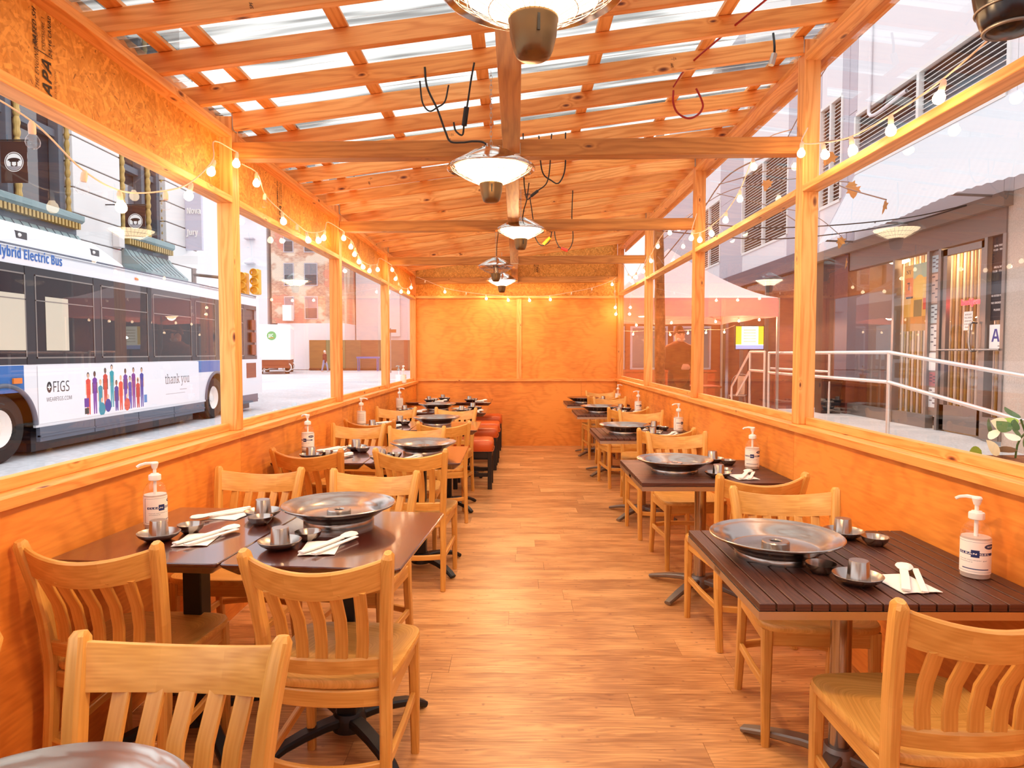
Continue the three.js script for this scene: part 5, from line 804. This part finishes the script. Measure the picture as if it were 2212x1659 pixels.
  part(b, 'paper_note', new THREE.PlaneGeometry(0.16, 0.22).rotateY(-Math.PI / 2).translate(FX + 0.015, 1.8, -8.1), print(note), 'white paper notice on the door'); part(b, 'paper_note', span(FX + 0.01, FX + 0.014, 1.2, 1.42, -8.66, -8.84), M.paper);
  part(b, 'neon_sign', letters('baekjeong', 0.07, 0.012).scale(0.85, 1, 1).rotateY(-Math.PI / 2).translate(FX + 0.14, 2.0, -8.42), M.neon, 'small red glowing sign');
  const red = new THREE.PointLight(new THREE.Color(1, 0.1, 0.08), 0.25); red.position.set(FX + 0.08, 2.03, -8.2); red.shadow.radius = 3; red.name = 'neon_glow'; b.add(red);
  for (const z of [-8.1, -9.3, -10.4]) { const l = part(b, 'ceiling_lamp', lathe([[0, 0.03], [0.14, 0.03], [0.16, 0], [0.1, -0.03], [0, -0.04]], 20).translate(FX + 0.45, 2.8, z), M.warmLamp, 'round warm lamp'); const p = new THREE.PointLight(new THREE.Color(1, 0.66, 0.34), 0.8); p.position.set(FX + 0.45, 2.73, z); p.shadow.radius = 4; p.name = 'shop_lamp'; b.add(p); }
  // restaurant front farther along
  part(b, 'far_glass', span(FX + 0.05, FX + 0.08, 0.1, 2.98, -13, -26), std({ color: 0x7a4a3c, roughness: 0.1 }), 'dark reddish shop glass'); for (let z = 13; z < 26; z += 1.6) part(b, 'mullion', span(FX - 0.02, FX + 0.06, 0.1, 2.98, -z - 0.03, -z + 0.03), M.frame);
}
// awning
{
  const t = thing('awning', 'white ribbed fabric awning above the shop entrance', 'awning'), n = 360, pos = [], uv = [], idx = [];
  for (let i = 0; i <= n; i++) for (let j = 0; j <= 6; j++) { const z = 3 - i / n * 13.85, k = j / 6; pos.push(FX - 0.55 * k - 0.01, 4.2 - 1.08 * k + 0.007 * Math.cos(i * Math.PI / 2) * k + 0.03 * Math.sin(z * 2.3) * k * k - 0.03 * Math.sin(k * 3.1), z + 0.9 * 0); uv.push(z, k); }
  for (let i = 0; i < n; i++) for (let j = 0; j < 6; j++) { const a = i * 7 + j; idx.push(a, a + 1, a + 7, a + 7, a + 1, a + 8); }
  const g = new THREE.BufferGeometry(); g.setAttribute('position', new THREE.Float32BufferAttribute(pos, 3)); g.setAttribute('uv', new THREE.Float32BufferAttribute(uv, 2)); g.setIndex(idx); g.computeVertexNormals(); part(t, 'canvas', g, M.awning);
  for (const z of [-7.6, -9.2, -10.7]) part(t, 'arm', rod(V(FX, 3.14, z), V(FX - 0.54, 3.16, z), 0.015), M.frame); part(t, 'end_strip', loft([[FX - 0.01, 4.2], [FX - 0.55, 3.12]].map(([x, y]) => [V(x, y, -10.84), V(x + 0.02, y + 0.01, -10.84), V(x + 0.02, y + 0.01, -10.86), V(x, y, -10.86)])), M.wallGrey);
}
// litter bin by the platform
{ const t = thing('litter_bin', 'dark square litter bin on the platform before the shop glass', 'bin', [5.05, 0.45, -11.1]); part(t, 'body', loft([rrect(0.3, 0.3, 0.03, 0), rrect(0.33, 0.33, 0.03, 0.52)], 0.5), M.black); part(t, 'rim', loft([rrect(0.35, 0.35, 0.03, 0.52), rrect(0.35, 0.35, 0.03, 0.57), rrect(0.28, 0.28, 0.03, 0.6)], 0.5), M.blackGloss); }
// pop-up tent over the sidewalk tables
{
  const t = thing('pop_up_tent', 'white and pink pop-up tent beyond the back wall on the sidewalk', 'tent'), x0 = 1.35, x1 = 4.27, z0 = -11.2, z1 = -14.3, y = 2.32, pk = [(x0 + x1) / 2, 3.35, (z0 + z1) / 2];
  const pos = [], idx = [], N = 10; const edge = [[x0, z0], [x1, z0], [x1, z1], [x0, z1]];
  for (let q = 0; q < 4; q++) { const a = edge[q], b = edge[(q + 1) % 4]; const base = pos.length / 3; for (let i = 0; i <= N; i++) for (let j = 0; j <= N; j++) { const u = i / N, k = j / N, ex = a[0] + (b[0] - a[0]) * u, ez = a[1] + (b[1] - a[1]) * u, e = Math.pow(k, 1.35); pos.push(ex + (pk[0] - ex) * k, y + (pk[1] - y) * e - 0.05 * Math.sin(u * 3.14) * (1 - k), ez + (pk[2] - ez) * k); } for (let i = 0; i < N; i++) for (let j = 0; j < N; j++) { const c = base + i * (N + 1) + j; idx.push(c, c + 1, c + N + 1, c + N + 1, c + 1, c + N + 2); } }
  const g = new THREE.BufferGeometry(); g.setAttribute('position', new THREE.Float32BufferAttribute(pos, 3)); g.setIndex(idx); g.computeVertexNormals(); part(t, 'canopy', g, M.tent, 'white canopy');
  const val = (a, b, nz) => { const p = [], ii = [], n = 40; for (let i = 0; i <= n; i++) for (const k of [0, 0.5, 1]) { const u = i / n, w = 0.012 * Math.sin(i * 0.8) * k; p.push(a[0] + (b[0] - a[0]) * u + w * (nz ? 0 : 1), y - 0.3 * k - 0.01 * Math.sin(i * 0.35) * (k ? 1 : 0), a[1] + (b[1] - a[1]) * u + w * (nz ? 1 : 0)); } for (let i = 0; i < n; i++) for (let j = 0; j < 2; j++) { const c = i * 3 + j; ii.push(c, c + 1, c + 3, c + 3, c + 1, c + 4); } const q = new THREE.BufferGeometry(); q.setAttribute('position', new THREE.Float32BufferAttribute(p, 3)); q.setIndex(ii); q.computeVertexNormals(); part(t, 'valance', q, M.tentPink, 'pink hanging edge'); };
  val(edge[0], edge[1], true); val(edge[1], edge[2], false); val(edge[3], edge[2], true);
  for (const [x, z] of edge) part(t, 'leg', span(x - 0.02, x + 0.02, 0.08, y, z - 0.02 * Math.sign(z - pk[2]) - 0.02, z - 0.02 * Math.sign(z - pk[2]) + 0.02), M.alu);
  for (const [x, z] of edge) part(t, 'brace', rod(V(x, y - 0.25, z), V(pk[0], y + 0.15, pk[2]), 0.012), M.alu);
  // warm inside: low wooden screen, tables, lamps, screen
  const w = thing('wooden_screen', 'low reddish wooden screen around the tented tables', 'screen wall'); for (let k = 0; k < 14; k++) part(w, 'board', uvm(span(1.75 + k * 0.175, 1.92 + k * 0.175, 0.08, 1.02, -14.45, -14.48), 'y'), M.redwood); part(w, 'cap', span(1.72, 4.22, 1.02, 1.06, -14.42, -14.52), M.redwood);
  const bk = thing('restaurant_front', 'dim reddish restaurant front behind the tent', 'building'); part(bk, 'wall', span(1.5, 5.2, 0.08, 3, -17.5, -17.8), M.redwood); for (let k = 0; k < 3; k++) { const f = part(bk, 'window', span(1.8 + k * 1.1, 2.75 + k * 1.1, 1.0, 2.1, -17.5, -17.45), M.wallGrey); part(f, 'pane', span(1.85 + k * 1.1, 2.7 + k * 1.1, 1.05, 2.05, -17.46, -17.43), M.midGlass); }
  const tv = thing('menu_screen', 'bright yellow and white screen glowing beyond the tent', 'screen', [4.6, 0, -13.9], 0); const pic = canvasTex(128, 96, (c) => { c.fillStyle = '#fff6d8'; c.fillRect(0, 0, 128, 96); c.fillStyle = '#f2c02c'; c.fillRect(0, 0, 26, 76); c.fillRect(104, 0, 24, 76); c.fillStyle = '#8ea0d8'; c.fillRect(0, 80, 128, 16); c.fillStyle = '#c9b890'; for (let k = 0; k < 5; k++) c.fillRect(36, 14 + k * 12, 56, 4); });
  part(tv, 'display', new THREE.PlaneGeometry(0.56, 0.46).translate(0.12, 1.73, 0.012), new THREE.MeshStandardMaterial({ color: 0x111111, emissive: 0xffffff, emissiveMap: pic, emissiveIntensity: 1.3 }), 'lit display'); part(tv, 'bezel', span(-0.18, 0.42, 1.48, 1.98, -0.05, 0.01, 0.01), M.black); part(tv, 'stand', span(0.1, 0.14, 0.1, 1.48, -0.04, 0), M.black);
  const sl = new THREE.PointLight(new THREE.Color(1, 0.95, 0.8), 0.5); sl.position.set(0.12, 1.73, 0.1); sl.name = 'screen_glow'; tv.add(sl);
  for (const [x, z, n] of [[2.1, -12.2, 'front corner next to the shed'], [3.4, -12.7, 'middle, behind the standing man'], [2.5, -13.6, 'rear edge']]) { const tb = thing('tent_table', `small reddish table under the ${n} of the pop-up tent`, 'table', [x, 0.08, z], 0, 'tables under the tent'); part(tb, 'table_top', span(-0.32, 0.32, 0.7, 0.74, -0.32, 0.32, 0.01), M.redwood); part(tb, 'column', cyl(0.035, 0.035, 0.7, 12).translate(0, 0.35, 0), M.black); part(tb, 'base', cyl(0.22, 0.25, 0.03, 20).translate(0, 0.015, 0), M.black); }
  strand('string of lit bulbs across the front of the pop-up tent', [[1.7, 2.06, 'c'], [1.75, 1.99, 1], [2.02, 1.95, 1], [2.35, 1.97, 1], [2.62, 1.99, 1], [3.05, 2.0, 1], [3.36, 2.01, 1], [3.75, 2.02, 1], [4.1, 2.04, 1], [4.2, 2.06, 'c']], ([x, h]) => [x, h, -11.6]);
  strand('string of lit bulbs across the middle of the pop-up tent', [[1.6, 1.92, 'c'], [1.9, 1.86, 1], [2.25, 1.84, 1], [2.6, 1.85, 1], [2.95, 1.83, 1], [3.3, 1.86, 1], [3.65, 1.87, 1], [4.0, 1.88, 1], [4.2, 1.95, 'c']], ([x, h]) => [x, h, -13.2]);
  for (const [x, z, n] of [[2.3, -12.6, 'on the shed side'], [3.5, -13.2, 'on the shop side']]) { const h = thing('tent_heater', `round glowing heater hanging inside the pop-up tent ${n}`, 'heater', [x, 2.15, z], 0, 'heaters inside the tent'); part(h, 'reflector', lathe([[0, 0.06], [0.1, 0.05], [0.2, 0.0], [0.19, -0.01], [0, 0.04]], 24), M.chrome); part(h, 'heating_lamp', lathe([[0, 0.03], [0.14, 0.0], [0.05, -0.07], [0, -0.075]], 24), M.warmLamp); part(h, 'hook', rod(V(0, 0.05, 0), V(0, 0.3, 0), 0.005), M.zinc); const l = new THREE.PointLight(new THREE.Color(1, 0.42, 0.2), 9); l.position.set(0, -0.02, 0); l.shadow.radius = 4; l.name = 'tent_heater_glow'; h.add(l); }
  person('man in a brown padded jacket, dark cap and pale face mask standing under the tent', [2.88, 0.08, -12.15], 0.25, { skin: 0xc99274, jacket: 0x6a3a1c, trousers: 0x33221c, hat: 0x4a2a1a, mask: 0xd8b8a8, arms: 'fold', h: 1.76 });
  const mc = thing('metal_chair', 'grey metal cafe chair beyond the stair rail', 'chair', [4.75, 0.08, -14.6], 2.6); part(mc, 'seat', span(-0.18, 0.18, 0.42, 0.45, -0.18, 0.18, 0.01), M.cast); part(mc, 'back_plate', bar([V(0, 0.45, 0.17), V(0, 0.65, 0.2), V(0, 0.84, 0.23)], 0.16, 0.008), M.cast); part(mc, 'hoop', tube([[-0.18, 0.44, 0.16], [-0.19, 0.75, 0.21], [-0.1, 0.86, 0.24], [0.1, 0.86, 0.24], [0.19, 0.75, 0.21], [0.18, 0.44, 0.16]], 0.012, 30, 8), M.cast); for (const [a, c] of [[-1, -1], [1, -1], [-1, 1], [1, 1]]) part(mc, 'leg', rod(V(a * 0.16, 0.43, c * 0.16), V(a * 0.22, 0, c * 0.22), 0.014), M.cast);
}
// street tree and its branches
{
  const t = thing('street_tree', 'slender street tree trunk just outside the sidewalk windows', 'tree', [1.97, 0.05, -9.5]);
  const rings = []; for (let i = 0; i <= 40; i++) { const y = i / 40 * 4.6, k = 0.075 - 0.004 * y, kn = [1.35, 2.1, 2.75].reduce((s, q) => s + 0.022 * Math.exp(-(((y - q) / 0.08) ** 2)), 0); rings.push(Array.from({ length: 14 }, (_, j) => { const a = j / 14 * 6.2832, r = k + kn * Math.max(0, Math.cos(a - y)) + 0.006 * Math.sin(a * 5 + y * 3); return V(Math.cos(a) * r + 0.02 * Math.sin(y * 1.3), y, Math.sin(a) * r); })); }
  part(t, 'trunk', loft(rings, 1.2, false, 1, 0.5), M.bark);
  const br = (pts, r) => part(t, 'branch', tube(pts, r, 24, 6), M.twig);
  br([[0, 2.6, 0], [0.2, 3.0, 1.2], [0.15, 3.15, 2.6], [0.25, 3.0, 4.0], [0.3, 2.8, 4.9]], 0.007); br([[0.1, 3.1, 2.4], [0.5, 3.05, 3.2], [0.7, 2.7, 3.9], [0.75, 2.5, 4.4]], 0.005); br([[0.2, 3.1, 2.0], [0.4, 2.75, 3.0], [0.35, 2.45, 3.8]], 0.004); br([[0, 2.9, 0.2], [0.5, 3.3, 1.0], [0.9, 3.2, 2.2], [1.0, 2.9, 3.3]], 0.005); br([[0.25, 3.05, 3.6], [0.1, 3.3, 4.9], [-0.02, 3.35, 6.3], [0.0, 3.25, 6.9]], 0.004); br([[0.4, 2.75, 3.0], [0.7, 2.6, 3.3], [0.9, 2.4, 3.4]], 0.003);
  const lf = new THREE.Shape(); [[0, 0], [0.25, 0.15], [0.5, 0.12], [0.38, 0.35], [0.52, 0.55], [0.28, 0.56], [0.18, 0.8], [0, 1], [-0.18, 0.8], [-0.28, 0.56], [-0.52, 0.55], [-0.38, 0.35], [-0.5, 0.12], [-0.25, 0.15]].forEach(([x, y], i) => (i ? lf.lineTo(x, y) : lf.moveTo(x, y)));
  const lg = new THREE.ShapeGeometry(lf).scale(0.11, -0.11, 0.11); { const p = lg.attributes.position; for (let i = 0; i < p.count; i++) p.setZ(i, 0.25 * p.getX(i) ** 2 * 8); lg.computeVertexNormals(); }
  for (const [x, y, z, a] of [[-0.02, 3.25, 6.95, 0.3], [0.3, 2.75, 4.1, 0.6], [0.35, 2.85, 4.4, -0.4], [0.35, 2.45, 3.8, 0.2], [0.75, 2.5, 4.4, 0.8], [0.8, 2.75, 3.8, -0.6], [0.9, 2.4, 3.4, 0.4], [1.0, 2.9, 3.3, 0.1], [0.9, 2.2, 3.5, 1.0], [0.6, 2.95, 3.4, 0.5], [0.25, 2.9, 3.4, -0.9]]) { const m = part(t, 'leaf', lg, M.leafDry, 'dry brown leaf'); m.position.set(x, y, z); m.rotation.set(rr(-0.4, 0.4), a, rr(-0.6, 0.6)); }
}
// wires over the sidewalk
for (const [dy, l] of [[0, 'upper'], [-0.14, 'lower']]) solo('overhead_wire', tube([[1.9, 3.15 + dy, -9], [3.2, 2.98 + dy, -8.6], [4.6, 3.02 + dy * 0.4, -8.2], [5.25, 3.14, -8.0]], 0.007, 40, 6), M.cable, `${l} of two black wires crossing to the shop awning`, 'wire', [0, 0, 0], 0, 'wires over the sidewalk');
// planter with a trailing plant outside the window
{
  const t = thing('planter', 'planter with trailing green and white leaves outside the sidewalk window', 'plant', [1.96, 0.08, -2.3]);
  part(t, 'box', span(-0.2, 0.2, 0, 0.9, -0.5, 0.7, 0.01), M.redwood); part(t, 'soil', span(-0.18, 0.18, 0.88, 0.93, -0.48, 0.68, 0.01), M.bark);
  const ls = new THREE.Shape(); ls.moveTo(0, 0); ls.bezierCurveTo(0.5, 0.1, 0.45, 0.6, 0, 1); ls.bezierCurveTo(-0.45, 0.6, -0.5, 0.1, 0, 0); const lg = new THREE.ShapeGeometry(ls, 6); { const p = lg.attributes.position; for (let i = 0; i < p.count; i++) p.setZ(i, -0.35 * p.getX(i) ** 2 - 0.25 * p.getY(i) ** 2); lg.computeVertexNormals(); }
  const cream = std({ color: 0xe8ecd8, roughness: 0.5, side: THREE.DoubleSide }), dark = std({ color: 0x3f6a34, roughness: 0.5, side: THREE.DoubleSide });
  for (let k = 0; k < 34; k++) { const m = part(t, 'leaf', lg, [M.leaf, cream, dark][k % 3]); const s = rr(0.05, 0.085), z = k < 22 ? rr(-0.47, -0.2) : rr(-0.2, 0.6); m.scale.set(s, s, s); m.position.set(rr(-0.14, 0.14), rr(0.93, 1.15), z); m.rotation.set(rr(-1.9, -0.4), rr(-3, 3), rr(-0.5, 0.5)); }
  for (let k = 0; k < 8; k++) { const z = -0.4 + k * 0.13; part(t, 'stem', tube([[rr(-0.1, 0.1), 0.9, z], [rr(-0.1, 0.1), 1.02, z + 0.03], [rr(-0.15, 0.15), 1.1, z + 0.06]], 0.004, 10, 5), dark); }
}
renderer.render(scene, camera);
